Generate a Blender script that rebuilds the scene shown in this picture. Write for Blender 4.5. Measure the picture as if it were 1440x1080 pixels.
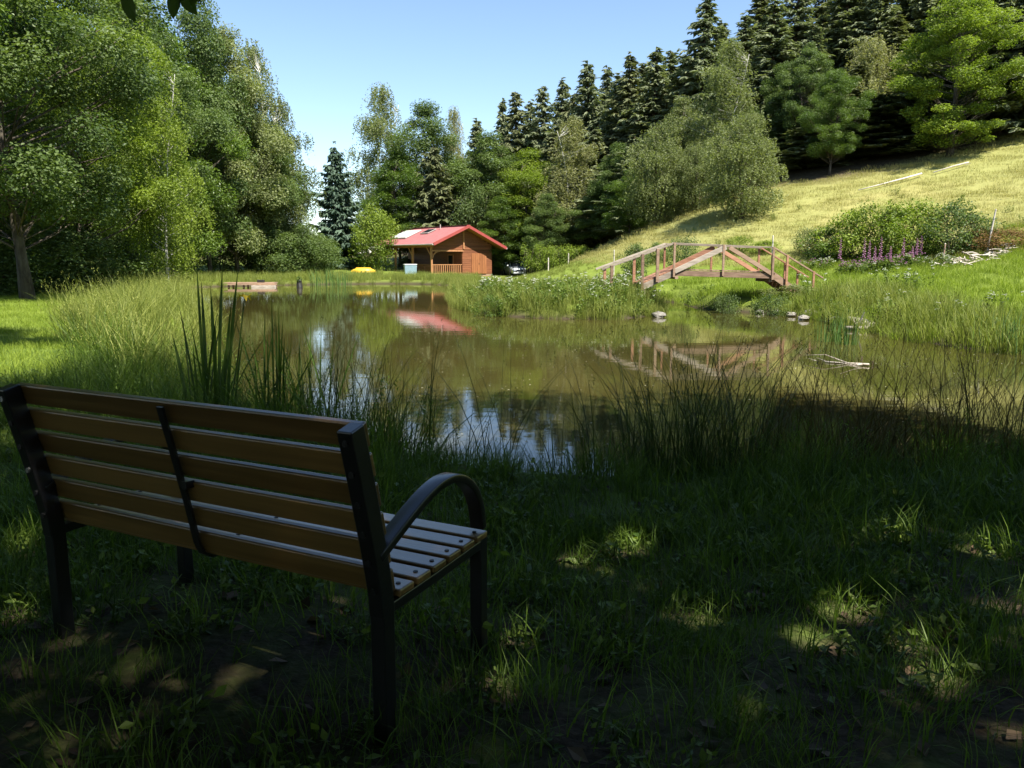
import bpy, math
import numpy as np
from mathutils import Vector, Matrix, Euler

# ------------------------------------------------------------------ camera, sky, sun, exposure
SC = bpy.context.scene
for o in list(bpy.data.objects):
    bpy.data.objects.remove(o)
COL = SC.collection
EYE = 1.85                                   # metres above the water
PITCH = math.atan(175 / 1100)
cam = bpy.data.objects.new('camera', bpy.data.cameras.new('camera'))
COL.objects.link(cam)
cam.location = (0, 0, EYE)
cam.rotation_euler = (math.pi / 2 - PITCH, 0, 0)
cam.data.sensor_width = 36
cam.data.lens = 27.5
cam.data.clip_start = 0.05
cam.data.clip_end = 3000
SC.camera = cam

SUN_AZ, SUN_EL = math.radians(140), math.radians(57)     # azimuth clockwise from +Y (the view direction)
TO_SUN = Vector((math.sin(SUN_AZ) * math.cos(SUN_EL), math.cos(SUN_AZ) * math.cos(SUN_EL), math.sin(SUN_EL)))
world = bpy.data.worlds.new('World')
SC.world = world
world.use_nodes = True
wn = world.node_tree
wn.nodes.clear()
w_out = wn.nodes.new('ShaderNodeOutputWorld')
w_bg = wn.nodes.new('ShaderNodeBackground')
w_sky = wn.nodes.new('ShaderNodeTexSky')
w_sky.sky_type = 'NISHITA'
w_sky.sun_disc = False
w_sky.sun_elevation = SUN_EL
w_sky.sun_rotation = SUN_AZ
w_sky.altitude = 600
w_sky.air_density = 1.0
w_sky.dust_density = 0.2
w_sky.ozone_density = 1.8
w_bg.inputs['Strength'].default_value = 0.095
wn.links.new(w_sky.outputs[0], w_bg.inputs['Color'])
wn.links.new(w_bg.outputs[0], w_out.inputs['Surface'])
sl = bpy.data.lights.new('sun', 'SUN')
sl.energy = 5.0
sl.angle = math.radians(0.53)
sl.color = (1.0, 0.95, 0.85)
sun = bpy.data.objects.new('sun', sl)
COL.objects.link(sun)
sun.location = TO_SUN * 60
sun.rotation_euler = TO_SUN.to_track_quat('Z', 'Y').to_euler()

SC.view_settings.view_transform = 'Standard'
SC.view_settings.look = 'None'
SC.view_settings.exposure = 1.32
SC.view_settings.gamma = 1.0
SC.cycles.max_bounces = 7
SC.cycles.diffuse_bounces = 3
SC.cycles.glossy_bounces = 3
SC.cycles.transmission_bounces = 4
SC.cycles.transparent_max_bounces = 4
SC.cycles.caustics_reflective = False
SC.cycles.caustics_refractive = False
SC.cycles.sample_clamp_indirect = 4.0

RNG = np.random.RandomState(7)


def on(px, py, z):
    """photo pixel -> ground point (x, y) on the level z"""
    a = math.atan((py - 540) / 1100) + PITCH
    y = (EYE - z) / math.tan(a)
    d = y * math.cos(PITCH) + (EYE - z) * math.sin(PITCH)
    return ((px - 720) / 1100 * d, y)


def at(px, py, y):
    """photo pixel -> point at the forward distance y"""
    t = math.tan(math.atan((540 - py) / 1100) - PITCH)
    z = EYE + t * y
    d = y * math.cos(PITCH) + (EYE - z) * math.sin(PITCH)
    return ((px - 720) / 1100 * d, y, z)


# ------------------------------------------------------------------ object helpers
def link(o, parent=None):
    COL.objects.link(o)
    if parent is not None:
        o.parent = parent
    return o


def tag(o, label=None, cat=None, group=None, kind=None):
    if label:
        o['label'] = label
    if cat:
        o['category'] = cat
    if group:
        o['group'] = group
    if kind:
        o['kind'] = kind
    return o


def empty(name, loc=(0, 0, 0), rz=0.0, scale=(1, 1, 1)):
    o = bpy.data.objects.new(name, None)
    o.empty_display_size = 0.2
    o.location = loc
    o.rotation_euler = (0, 0, rz)
    o.scale = scale
    return link(o)


class Geo:
    """collects vertices, faces and one tint value per face"""

    def __init__(self):
        self.v, self.q, self.t, self.qt, self.tt, self.n = [], [], [], [], [], 0

    def add(self, V, Q=None, T=None, tint=0.5):
        V = np.asarray(V, float).reshape(-1, 3)
        if Q is not None and len(Q):
            Q = np.asarray(Q, int).reshape(-1, 4)
            self.q.append(Q + self.n)
            self.qt.append(np.broadcast_to(np.asarray(tint, float), (len(Q),)) if np.ndim(tint) == 0 or len(tint) == len(Q) else np.resize(tint, len(Q)))
        if T is not None and len(T):
            T = np.asarray(T, int).reshape(-1, 3)
            self.t.append(T + self.n)
            self.tt.append(np.broadcast_to(np.asarray(tint, float), (len(T),)) if np.ndim(tint) == 0 or len(tint) == len(T) else np.resize(tint, len(T)))
        self.v.append(V)
        self.n += len(V)
        return self

    def box(self, c, s, R=None, tint=0.5, taper=1.0):
        c = np.array(c, float)
        h = np.array(s, float) / 2
        P = np.array([[x, y, z] for z in (-1, 1) for y in (-1, 1) for x in (-1, 1)], float) * h
        if taper != 1.0:
            P[4:, :2] *= taper
        if R is not None:
            P = P @ np.array(R).T
        return self.add(P + c, [[0, 2, 3, 1], [4, 5, 7, 6], [0, 1, 5, 4], [2, 6, 7, 3], [0, 4, 6, 2], [1, 3, 7, 5]], tint=tint)

    def bar(self, a, b, w, h, up=(0, 0, 1), tint=0.5):
        """box from a to b, w wide sideways, h along up"""
        a, b = np.array(a, float), np.array(b, float)
        d = b - a
        L = np.linalg.norm(d)
        d = d / L
        u = np.array(up, float)
        s = np.cross(d, u)
        s /= np.linalg.norm(s)
        u = np.cross(s, d)
        return self.box((a + b) / 2, (L, w, h), np.stack([d, s, u], 1), tint)

    def tube(self, pts, rad, n=7, tint=0.5, cap=True):
        pts = np.array(pts, float)
        m = len(pts)
        rad = np.broadcast_to(np.array(rad, float), (m,))
        tg = np.gradient(pts, axis=0)
        tg /= np.linalg.norm(tg, axis=1)[:, None] + 1e-9
        ref = np.array([0.31, 0.17, 0.93]) if abs(tg[0, 2]) < 0.9 else np.array([1.0, 0.1, 0])
        s = np.cross(tg, ref)
        s /= np.linalg.norm(s, axis=1)[:, None] + 1e-9
        u = np.cross(s, tg)
        a = np.arange(n) / n * 2 * math.pi
        V = pts[:, None] + rad[:, None, None] * (np.cos(a)[None, :, None] * s[:, None] + np.sin(a)[None, :, None] * u[:, None])
        Q = []
        for i in range(m - 1):
            for k in range(n):
                k2 = (k + 1) % n
                Q.append([i * n + k, i * n + k2, (i + 1) * n + k2, (i + 1) * n + k])
        T = []
        V = V.reshape(-1, 3)
        if cap:
            V = np.vstack([V, pts[0], pts[-1]])
            for k in range(n):
                k2 = (k + 1) % n
                T.append([m * n, k2, k])
                T.append([m * n + 1, (m - 1) * n + k, (m - 1) * n + k2])
        return self.add(V, Q, T, tint)

    def strip(self, pts, widths, thick_dir, th, tint=0.5):
        """flat bar swept along pts (a closed box section)"""
        pts = np.array(pts, float)
        m = len(pts)
        x = np.array(thick_dir, float)
        tg = np.gradient(pts, axis=0)
        tg /= np.linalg.norm(tg, axis=1)[:, None]
        nrm = np.cross(tg, x)
        nrm /= np.linalg.norm(nrm, axis=1)[:, None]
        w = np.broadcast_to(np.array(widths, float), (m,))[:, None]
        V = np.stack([pts - x * w / 2 - nrm * th / 2, pts + x * w / 2 - nrm * th / 2, pts + x * w / 2 + nrm * th / 2, pts - x * w / 2 + nrm * th / 2], 1).reshape(-1, 3)
        Q = []
        for i in range(m - 1):
            for k in range(4):
                k2 = (k + 1) % 4
                Q.append([i * 4 + k, i * 4 + k2, i * 4 + 4 + k2, i * 4 + 4 + k])
        Q += [[3, 2, 1, 0], [m * 4 - 4, m * 4 - 3, m * 4 - 2, m * 4 - 1]]
        return self.add(V, Q, tint=tint)

    def mesh(self, name, mat=None, smooth=False):
        V = np.concatenate(self.v)
        Q = np.concatenate(self.q) if self.q else np.zeros((0, 4), int)
        T = np.concatenate(self.t) if self.t else np.zeros((0, 3), int)
        me = bpy.data.meshes.new(name)
        me.vertices.add(len(V))
        me.vertices.foreach_set('co', V.ravel())
        nl = Q.size + T.size
        me.loops.add(nl)
        me.loops.foreach_set('vertex_index', np.concatenate([Q.ravel(), T.ravel()]).astype(np.int32))
        nf = len(Q) + len(T)
        me.polygons.add(nf)
        st = np.concatenate([np.arange(len(Q)) * 4, Q.size + np.arange(len(T)) * 3]).astype(np.int32)
        me.polygons.foreach_set('loop_start', st)
        me.polygons.foreach_set('use_smooth', np.full(nf, smooth))
        a = me.attributes.new('tint', 'FLOAT', 'FACE')
        tt = np.concatenate(([np.concatenate(self.qt)] if self.qt else []) + ([np.concatenate(self.tt)] if self.tt else []))
        a.data.foreach_set('value', tt.astype(np.float32))
        if mat:
            me.materials.append(mat)
        me.update(calc_edges=True)
        me.validate()
        return me

    def build(self, name, mat, parent=None, smooth=False, bevel=0.0):
        o = bpy.data.objects.new(name, self.mesh(name, mat, smooth))
        if bevel:
            b = o.modifiers.new('bevel', 'BEVEL')
            b.width = bevel
            b.segments = 2
            b.limit_method = 'ANGLE'
        return link(o, parent)


def rotz(a):
    c, s = math.cos(a), math.sin(a)
    return np.array([[c, -s, 0], [s, c, 0], [0, 0, 1]])


def unit(v):
    return v / (np.linalg.norm(v, axis=-1, keepdims=True) + 1e-9)


# ------------------------------------------------------------------ materials
class Mat:
    def __init__(self, name):
        self.m = bpy.data.materials.new(name)
        self.m.use_nodes = True
        self.t = self.m.node_tree
        self.t.nodes.clear()
        self.out = self.n('ShaderNodeOutputMaterial')

    def n(self, typ, **kw):
        nd = self.t.nodes.new(typ)
        for k, v in kw.items():
            if k in nd.inputs:
                nd.inputs[k].default_value = v
            else:
                setattr(nd, k, v)
        return nd

    def l(self, a, b):
        self.t.links.new(a, b)

    def ramp(self, fac, stops):
        r = self.n('ShaderNodeValToRGB')
        e = r.color_ramp.elements
        while len(e) < len(stops):
            e.new(0.5)
        for i, (p, c) in enumerate(stops):
            e[i].position = p
            e[i].color = (*c, 1) if len(c) == 3 else c
        self.l(fac, r.inputs[0])
        return r.outputs[0]

    def noise(self, scale, detail=4, coord='Object', rough=0.55, stretch=None):
        tc = self.n('ShaderNodeTexCoord')
        src = tc.outputs[coord]
        if stretch:
            mp = self.n('ShaderNodeMapping')
            mp.inputs['Scale'].default_value = stretch
            self.l(src, mp.inputs[0])
            src = mp.outputs[0]
        nz = self.n('ShaderNodeTexNoise')
        nz.inputs['Scale'].default_value = scale
        nz.inputs['Detail'].default_value = detail
        nz.inputs['Roughness'].default_value = rough
        self.l(src, nz.inputs['Vector'])
        return nz.outputs['Fac']

    def math(self, op, a, b):
        m = self.n('ShaderNodeMath', operation=op)
        for i, x in enumerate((a, b)):
            if isinstance(x, (int, float)):
                m.inputs[i].default_value = x
            else:
                self.l(x, m.inputs[i])
        return m.outputs[0]

    def mix(self, fac, a, b, mode='MIX'):
        m = self.n('ShaderNodeMix', data_type='RGBA', blend_type=mode)
        for s, x in ((m.inputs[0], fac), (m.inputs[6], a), (m.inputs[7], b)):
            if isinstance(x, (int, float)):
                s.default_value = x
            elif isinstance(x, tuple):
                s.default_value = (*x, 1)
            else:
                self.l(x, s)
        return m.outputs[2]

    def bump(self, h, strength, dist=0.01):
        b = self.n('ShaderNodeBump')
        b.inputs['Strength'].default_value = strength
        b.inputs['Distance'].default_value = dist
        self.l(h, b.inputs['Height'])
        return b.outputs[0]

    def principled(self, col, rough=0.6, **kw):
        p = self.n('ShaderNodeBsdfPrincipled')
        if isinstance(col, tuple):
            p.inputs['Base Color'].default_value = (*col, 1)
        else:
            self.l(col, p.inputs['Base Color'])
        if isinstance(rough, (int, float)):
            p.inputs['Roughness'].default_value = rough
        else:
            self.l(rough, p.inputs['Roughness'])
        for k, v in kw.items():
            k = k.replace('_', ' ')
            if hasattr(v, 'is_linked'):
                self.l(v, p.inputs[k])
            else:
                p.inputs[k].default_value = v
        self.l(p.outputs[0], self.out.inputs['Surface'])
        return p


def foliage(name, dark, light, trans=0.35, rough=0.5, spec=0.3, vary=0.25):
    """leaf colour runs from dark to light with the leaf's own tint and a little from plant to plant"""
    M = Mat(name)
    at_ = M.n('ShaderNodeAttribute', attribute_name='tint')
    oi = M.n('ShaderNodeObjectInfo')
    f = M.math('ADD', at_.outputs['Fac'], M.math('MULTIPLY', M.math('SUBTRACT', oi.outputs['Random'], 0.5), vary))
    c = M.mix(M.math('MINIMUM', M.math('MAXIMUM', f, 0.0), 1.0), dark, light)
    p = M.principled(c, rough, Specular_IOR_Level=spec)
    tr = M.n('ShaderNodeBsdfTranslucent')
    M.l(M.mix(1.0, c, (1.25, 1.35, 0.55), 'MULTIPLY'), tr.inputs['Color'])
    mx = M.n('ShaderNodeMixShader')
    mx.inputs[0].default_value = trans
    M.l(p.outputs[0], mx.inputs[1])
    M.l(tr.outputs[0], mx.inputs[2])
    M.l(mx.outputs[0], M.out.inputs['Surface'])
    return M.m


def wood(name, c1, c2, rough=0.55, scale=1.0, stretch=(1.5, 30, 30), coat=0.0, vary=0.3):
    M = Mat(name)
    g = M.noise(scale, 6, 'Object', 0.6, stretch)
    oi = M.n('ShaderNodeObjectInfo')
    f = M.math('ADD', g, M.math('MULTIPLY', M.math('SUBTRACT', oi.outputs['Random'], 0.5), vary))
    c = M.ramp(f, [(0.3, c1), (0.7, c2)])
    M.principled(c, M.math('ADD', M.math('MULTIPLY', g, 0.25), rough - 0.12), Normal=M.bump(g, 0.35, 0.004), Coat_Weight=coat, Coat_Roughness=0.25)
    return M.m


def plain(name, col, rough=0.5, metal=0.0, var=0.15, scale=8.0, bump=0.05, spec=0.5, coat=0.0):
    M = Mat(name)
    g = M.noise(scale, 5)
    d = tuple(x * (1 - var) for x in col)
    e = tuple(min(1, x * (1 + var)) for x in col)
    c = M.ramp(g, [(0.3, d), (0.7, e)])
    M.principled(c, rough, Metallic=metal, Normal=M.bump(g, bump, 0.01), Specular_IOR_Level=spec, Coat_Weight=coat)
    return M.m


def bark(name, c1, c2, scale=6.0, stretch=(1, 1, 0.25)):
    M = Mat(name)
    g = M.noise(scale, 7, 'Object', 0.65, stretch)
    M.principled(M.ramp(g, [(0.35, c1), (0.65, c2)]), 0.9, Normal=M.bump(g, 0.8, 0.03), Specular_IOR_Level=0.2)
    return M.m


MT = {}
MT['leaf_oak'] = foliage('leaf_oak', (0.036, 0.072, 0.013), (0.150, 0.225, 0.030), 0.4, 0.42, 0.45)
MT['leaf_ash'] = foliage('leaf_ash', (0.050, 0.088, 0.024), (0.160, 0.215, 0.064), 0.38, 0.5)
MT['leaf_bright'] = foliage('leaf_bright', (0.085, 0.135, 0.016), (0.25, 0.32, 0.045), 0.42, 0.5)
MT['leaf_birch'] = foliage('leaf_birch', (0.095, 0.120, 0.042), (0.25, 0.28, 0.115), 0.38, 0.5)
MT['leaf_pale'] = foliage('leaf_pale', (0.14, 0.15, 0.055), (0.32, 0.32, 0.15), 0.36, 0.55)
MT['needle'] = foliage('needle', (0.115, 0.145, 0.085), (0.275, 0.300, 0.165), 0.34, 0.6, 0.2)
MT['needle_blue'] = foliage('needle_blue', (0.055, 0.100, 0.072), (0.150, 0.210, 0.145), 0.28, 0.6, 0.2)
MT['needle_olive'] = foliage('needle_olive', (0.090, 0.108, 0.050), (0.225, 0.240, 0.115), 0.3, 0.6, 0.2)
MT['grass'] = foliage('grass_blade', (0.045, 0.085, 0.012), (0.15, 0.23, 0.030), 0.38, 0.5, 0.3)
MT['grass_field'] = foliage('grass_field', (0.12, 0.18, 0.018), (0.30, 0.37, 0.055), 0.35, 0.6, 0.2)
MT['grass_dry'] = foliage('grass_dry', (0.29, 0.27, 0.100), (0.37, 0.335, 0.135), 0.3, 0.65, 0.15)
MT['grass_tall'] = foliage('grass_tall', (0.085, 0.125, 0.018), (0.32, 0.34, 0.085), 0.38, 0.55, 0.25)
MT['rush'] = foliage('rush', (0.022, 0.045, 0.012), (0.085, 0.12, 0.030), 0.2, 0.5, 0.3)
MT['rush_red'] = foliage('rush_red', (0.035, 0.036, 0.012), (0.13, 0.095, 0.040), 0.2, 0.6, 0.2)
MT['iris'] = foliage('iris_leaf', (0.030, 0.070, 0.012), (0.110, 0.18, 0.030), 0.3, 0.35, 0.4)
MT['reed'] = foliage('reed_leaf', (0.060, 0.13, 0.030), (0.16, 0.26, 0.075), 0.35, 0.5, 0.3)
MT['herb'] = foliage('herb_leaf', (0.055, 0.10, 0.014), (0.17, 0.23, 0.040), 0.35, 0.5, 0.3)
MT['bracken'] = foliage('bracken', (0.12, 0.07, 0.03), (0.26, 0.16, 0.07), 0.2, 0.7, 0.1)
MT['dead_leaf'] = foliage('dead_leaf', (0.045, 0.030, 0.018), (0.19, 0.13, 0.075), 0.1, 0.7, 0.2, 0.6)
MT['petal_white'] = foliage('petal_white', (0.55, 0.55, 0.48), (0.78, 0.78, 0.72), 0.25, 0.6, 0.2)
MT['floating'] = foliage('floating_leaf', (0.12, 0.11, 0.06), (0.45, 0.42, 0.30), 0.1, 0.6, 0.2)
MT['petal_pink'] = foliage('petal_pink', (0.32, 0.13, 0.26), (0.48, 0.26, 0.41), 0.25, 0.6, 0.2)
MT['petal_yellow'] = foliage('petal_yellow', (0.6, 0.42, 0.02), (0.75, 0.55, 0.04), 0.25, 0.6, 0.2)
MT['bark'] = bark('bark_grey', (0.045, 0.036, 0.028), (0.13, 0.11, 0.085))
MT['bark_spruce'] = bark('bark_spruce', (0.05, 0.035, 0.026), (0.14, 0.10, 0.075))
M = Mat('bark_birch')
g = M.noise(3.0, 6, 'Object', 0.6, (1, 1, 3.5))
M.principled(M.ramp(g, [(0.36, (0.05, 0.045, 0.04)), (0.44, (0.55, 0.53, 0.48)), (0.8, (0.68, 0.66, 0.60))]), 0.7)
MT['bark_birch'] = M.m
MT['slat'] = wood('bench_slat', (0.120, 0.066, 0.017), (0.235, 0.138, 0.038), 0.36, 1.0, (1.2, 34, 34), 0.6)
MT['iron'] = plain('black_iron', (0.012, 0.012, 0.013), 0.30, 0.0, 0.2, 30, 0.06, 0.7)
MT['steel'] = plain('bolt_steel', (0.45, 0.45, 0.46), 0.35, 1.0, 0.1)
MT['bridge'] = wood('bridge_wood', (0.15, 0.092, 0.058), (0.34, 0.225, 0.150), 0.8, 1.0, (2, 14, 14))
MT['bridge_grey'] = wood('bridge_weathered', (0.20, 0.16, 0.12), (0.42, 0.36, 0.29), 0.85, 1.0, (2, 14, 14))
MT['bridge_red'] = wood('bridge_red', (0.21, 0.095, 0.052), (0.41, 0.215, 0.125), 0.75, 1.0, (2, 14, 14))
MT['cabin'] = wood('cabin_plank', (0.15, 0.052, 0.022), (0.26, 0.095, 0.040), 0.65, 0.8, (1.2, 16, 16), 0.0, 0.25)
MT['cabin_door'] = wood('cabin_door', (0.20, 0.073, 0.027), (0.33, 0.130, 0.050), 0.6, 0.8, (14, 14, 1.2), 0.0, 0.2)
MT['cabin_post'] = wood('cabin_post', (0.30, 0.13, 0.055), (0.45, 0.22, 0.10), 0.6, 0.8, (10, 10, 1.2))
MT['roof'] = plain('roof_sheet', (0.25, 0.058, 0.058), 0.6, 0.0, 0.14, 1.5, 0.04)
MT['trim'] = plain('roof_trim', (0.31, 0.060, 0.052), 0.55, 0.0, 0.1, 3)
MT['gutter'] = plain('gutter_grey', (0.42, 0.36, 0.33), 0.45, 0.0, 0.1, 3)
MT['glass'] = plain('window_glass', (0.02, 0.025, 0.03), 0.08, 0.0, 0.1, 3, 0.0, 0.6)
MT['panel'] = plain('panel_white', (0.62, 0.64, 0.60), 0.2, 0.0, 0.08, 3, 0.0)
MT['dark'] = plain('dark_paint', (0.02, 0.018, 0.016), 0.6)
MT['blue'] = plain('pale_blue_plastic', (0.20, 0.29, 0.35), 0.45, 0.0, 0.1)
MT['white'] = plain('white_paint', (0.72, 0.72, 0.70), 0.5, 0.0, 0.1)
MT['yellow'] = plain('yellow_plastic', (0.78, 0.48, 0.04), 0.4, 0.0, 0.08)
MT['car'] = plain('silver_paint', (0.50, 0.52, 0.54), 0.28, 0.5, 0.04, 4, 0.0, 0.5, 0.6)
MT['tyre'] = plain('tyre', (0.02, 0.02, 0.02), 0.85)
MT['rock'] = bark('rock', (0.17, 0.155, 0.13), (0.38, 0.35, 0.30), 3.5, (1, 1, 1))
MT['rock_dark'] = bark('rock_dark', (0.11, 0.10, 0.085), (0.28, 0.26, 0.22), 3.5, (1, 1, 1))
MT['deadwood'] = wood('deadwood', (0.30, 0.25, 0.20), (0.62, 0.55, 0.46), 0.85, 1.2, (2, 12, 12))
MT['post'] = wood('fence_post', (0.34, 0.30, 0.25), (0.62, 0.57, 0.50), 0.85, 1.2, (12, 12, 2))

# ------------------------------------------------------------------ terrain
POND = np.array([(-2.5, 7.2), (-1.3, 6.4), (0.2, 5.7), (2.2, 5.6), (4.2, 6.0), (6.4, 6.9), (9, 9.0), (13, 10.4), (16.5, 12.0), (15.5, 14.0),
                 on(1440, 500, 0), on(1330, 489, 0), on(1235, 472, 0), on(1190, 462, 0), on(1150, 450, 0), on(1100, 443, 0), on(1040, 439, 0), on(985, 435, 0),
                 (7.0, 31.5), (7.2, 34.5), (6.2, 35.0), (5.7, 31.0), on(932, 441, 0), on(900, 448, 0), on(850, 450, 0), on(780, 449, 0), on(700, 446, 0), on(650, 435, 0),
                 on(630, 420, 0), on(634, 407, 0), (-4.6, 57.5), (-8.5, 61.0), (-13, 59.5), (-17, 57.0), (-21, 54), (-21, 48), (-17, 41), (-13.5, 34), (-9.2, 24), (-6.0, 15.5), (-3.9, 10.0)])


def smooth_loop(P, it=2):
    for _ in range(it):
        N = np.roll(P, -1, 0)
        P = np.stack([0.75 * P + 0.25 * N, 0.25 * P + 0.75 * N], 1).reshape(-1, 2)
    return P


POND = smooth_loop(POND, 2)


def pond_dist(X, Y):
    """signed distance to the shore, positive on land"""
    X, Y = np.asarray(X, float).ravel(), np.asarray(Y, float).ravel()
    A, B = POND, np.roll(POND, -1, 0)
    best = np.full(len(X), 1e9)
    ins = np.zeros(len(X), bool)
    for (ax, ay), (bx, by) in zip(A, B):
        dx, dy = bx - ax, by - ay
        t = np.clip(((X - ax) * dx + (Y - ay) * dy) / (dx * dx + dy * dy + 1e-12), 0, 1)
        best = np.minimum(best, (X - ax - t * dx) ** 2 + (Y - ay - t * dy) ** 2)
        c = (ay > Y) != (by > Y)
        xi = ax + (Y - ay) / (dy if abs(dy) > 1e-9 else 1e-9) * dx
        ins ^= c & (X < xi)
    return np.sqrt(best) * np.where(ins, -1, 1)


CP = np.array([(-12, -12, .8), (0, -12, .8), (12, -12, .9), (0, 0, .564), (-4, 2, .564), (4, 2, .564), (0, 5, .52), (5, 5.5, .52), (10, 6, .6), (18, 6, 1.0), (-4, 8, .5), (-8, 12, .5), (-15, 12, .6),
               (-9.5, 20, .45), (-15, 28, .45), (-25, 20, .9), (-22, 40, .5), (-28, 60, .7), (-20, 63, .4), (-10, 67, .4), (-6, 75, .42), (3, 78, .42), (0, 60, .4), (2, 45, .4), (1, 31, .4), (3.5, 27, .4),
               (10, 20, .3), (9.5, 29, .55), (12, 17, .3), (14, 24, .8), (18, 35, 1.85), (12, 36, 1.35), (5, 45, .9), (4.2, 62, 1.1), (9.5, 43, 2.0), (14, 40, 2.4), (22, 38, 3.2), (27, 34, 4.0),
               (31.5, 48, 8.4), (20, 50, 6.4), (12.9, 50, 4.9), (9, 60, 3.6), (8, 70, 3.3), (3, 85, 2.0), (-10, 90, 1.5), (-30, 95, 1.5), (20, 75, 12), (42, 75, 20), (22, 100, 21), (0, 112, 7), (-25, 120, 3),
               (50, 50, 16), (42, 30, 9), (30, 22, 4.0), (20, 20, 1.4), (27, 10, 2.2), (45, 5, 6), (-50, 40, 1.5), (-50, 0, 1.5), (20, -25, 1.5), (-20, -25, 1.0)], float)


def _tps():
    P = CP[:, :2] / 20
    d2 = ((P[:, None] - P[None]) ** 2).sum(-1)
    K = 0.5 * d2 * np.log(d2 + 1e-12)
    n = len(P)
    A = np.zeros((n + 3, n + 3))
    A[:n, :n] = K + np.eye(n) * 0.002
    A[:n, n] = 1
    A[:n, n + 1:] = P
    A[n, :n] = 1
    A[n + 1:, :n] = P.T
    return np.linalg.solve(A, np.concatenate([CP[:, 2], [0, 0, 0]])), P


TW, TP = _tps()


def bumps(x, y):
    return (np.sin(x * 1.3 + 1.7 * np.sin(y * .9)) * np.sin(y * 1.1 + .5 + np.sin(x * .7)) * .6 + .4 * np.sin(x * 3.1 + y * 2.3) * np.sin(y * 2.9 - x * 1.7))


def ground_z(X, Y):
    X, Y = np.atleast_1d(np.asarray(X, float)), np.atleast_1d(np.asarray(Y, float))
    sh = X.shape
    X, Y = X.ravel(), Y.ravel()
    far = np.maximum(np.abs(X) - 60, 0) + np.maximum(Y - 115, 0) + np.maximum(-30 - Y, 0)
    cx, cy = np.clip(X, -60, 60), np.clip(Y, -30, 115)
    z = np.zeros(len(X))
    for i in range(0, len(X), 20000):
        q = np.stack([cx[i:i + 20000], cy[i:i + 20000]], 1) / 20
        d2 = ((q[:, None] - TP[None]) ** 2).sum(-1)
        z[i:i + 20000] = (0.5 * d2 * np.log(d2 + 1e-12)) @ TW[:-3] + TW[-3] + q @ TW[-2:]
    z = np.clip(z, 0.25, 40)
    z = z + 0.025 * bumps(X * .8, Y * .8)
    k = np.exp(-far / 60)
    z = z * k + 4 * (1 - k)
    d = pond_dist(X, Y) + 0.12 * bumps(X * 1.6, Y * 1.6)
    t = np.clip((d + 0.02) / 1.1, 0, 1)
    t = t * t * (3 - 2 * t)
    z = np.where(d > 0, z * t + (1 - t) * (-0.03), -0.03 + np.maximum(d * 0.6, -0.9))
    return z.reshape(sh)


def gz(x, y):
    return float(ground_z([x], [y])[0])


def axis(spans):
    return np.unique(np.concatenate([np.arange(a, b, s) for a, b, s in spans]).round(4))


gx = axis([(-400, -60, 20), (-60, -24, 2), (-24, -12, .6), (-12, 16, .25), (16, 40, .8), (40, 60, 2), (60, 401, 20)])
gy = axis([(-400, -30, 20), (-30, -2, 1.5), (-2, 18, .22), (18, 37, .35), (37, 70, .8), (70, 116, 2), (116, 601, 25)])
GX, GY = np.meshgrid(gx, gy)
GZ = ground_z(GX, GY)
nx, ny = len(gx), len(gy)
ii = np.arange(nx * ny).reshape(ny, nx)
quads = np.stack([ii[:-1, :-1], ii[:-1, 1:], ii[1:, 1:], ii[1:, :-1]], -1).reshape(-1, 4)
M = Mat('ground')
geo = M.n('ShaderNodeNewGeometry')
sep = M.n('ShaderNodeSeparateXYZ')
M.l(geo.outputs['Position'], sep.inputs[0])
n1 = M.noise(0.35, 6)
n2 = M.noise(4.0, 6)
n3 = M.noise(28.0, 4)
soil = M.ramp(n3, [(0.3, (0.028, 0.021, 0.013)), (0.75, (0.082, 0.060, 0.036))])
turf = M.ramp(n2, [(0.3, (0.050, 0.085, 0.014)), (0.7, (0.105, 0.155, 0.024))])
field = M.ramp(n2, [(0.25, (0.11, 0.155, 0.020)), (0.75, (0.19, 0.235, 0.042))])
n4 = M.noise(0.11, 5)
dry = M.mix(M.ramp(n4, [(0.42, (0, 0, 0)), (0.62, (1, 1, 1))]), M.ramp(n2, [(0.3, (0.23, 0.235, 0.075)), (0.7, (0.28, 0.275, 0.095))]), M.ramp(n1, [(0.3, (0.22, 0.225, 0.070)), (0.5, (0.29, 0.265, 0.095)), (0.72, (0.21, 0.23, 0.065))]))
needle_floor = M.ramp(n2, [(0.3, (0.045, 0.034, 0.02)), (0.7, (0.10, 0.078, 0.045))])
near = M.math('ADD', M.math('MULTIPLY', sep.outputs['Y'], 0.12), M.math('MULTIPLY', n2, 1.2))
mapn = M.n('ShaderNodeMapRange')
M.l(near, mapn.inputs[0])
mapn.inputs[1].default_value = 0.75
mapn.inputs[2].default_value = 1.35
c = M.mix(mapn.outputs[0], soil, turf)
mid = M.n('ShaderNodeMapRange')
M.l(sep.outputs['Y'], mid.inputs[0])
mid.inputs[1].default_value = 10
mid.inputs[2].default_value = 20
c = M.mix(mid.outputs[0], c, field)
hz = M.n('ShaderNodeMapRange')
M.l(M.math('ADD', sep.outputs['Z'], M.math('MULTIPLY', M.math('SUBTRACT', n1, 0.5), 1.2)), hz.inputs[0])
hz.inputs[1].default_value = 1.5
hz.inputs[2].default_value = 2.6
hy = M.n('ShaderNodeMapRange')
M.l(sep.outputs['Y'], hy.inputs[0])
hy.inputs[1].default_value = 22
hy.inputs[2].default_value = 30
c = M.mix(M.math('MULTIPLY', hz.outputs[0], hy.outputs[0]), c, dry)
fy = M.n('ShaderNodeMapRange')
M.l(M.math('ADD', M.math('ADD', sep.outputs['Y'], M.math('MULTIPLY', M.math('MINIMUM', sep.outputs['X'], 20.0), 0.9)), M.math('MULTIPLY', n1, 3.0)), fy.inputs[0])
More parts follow.
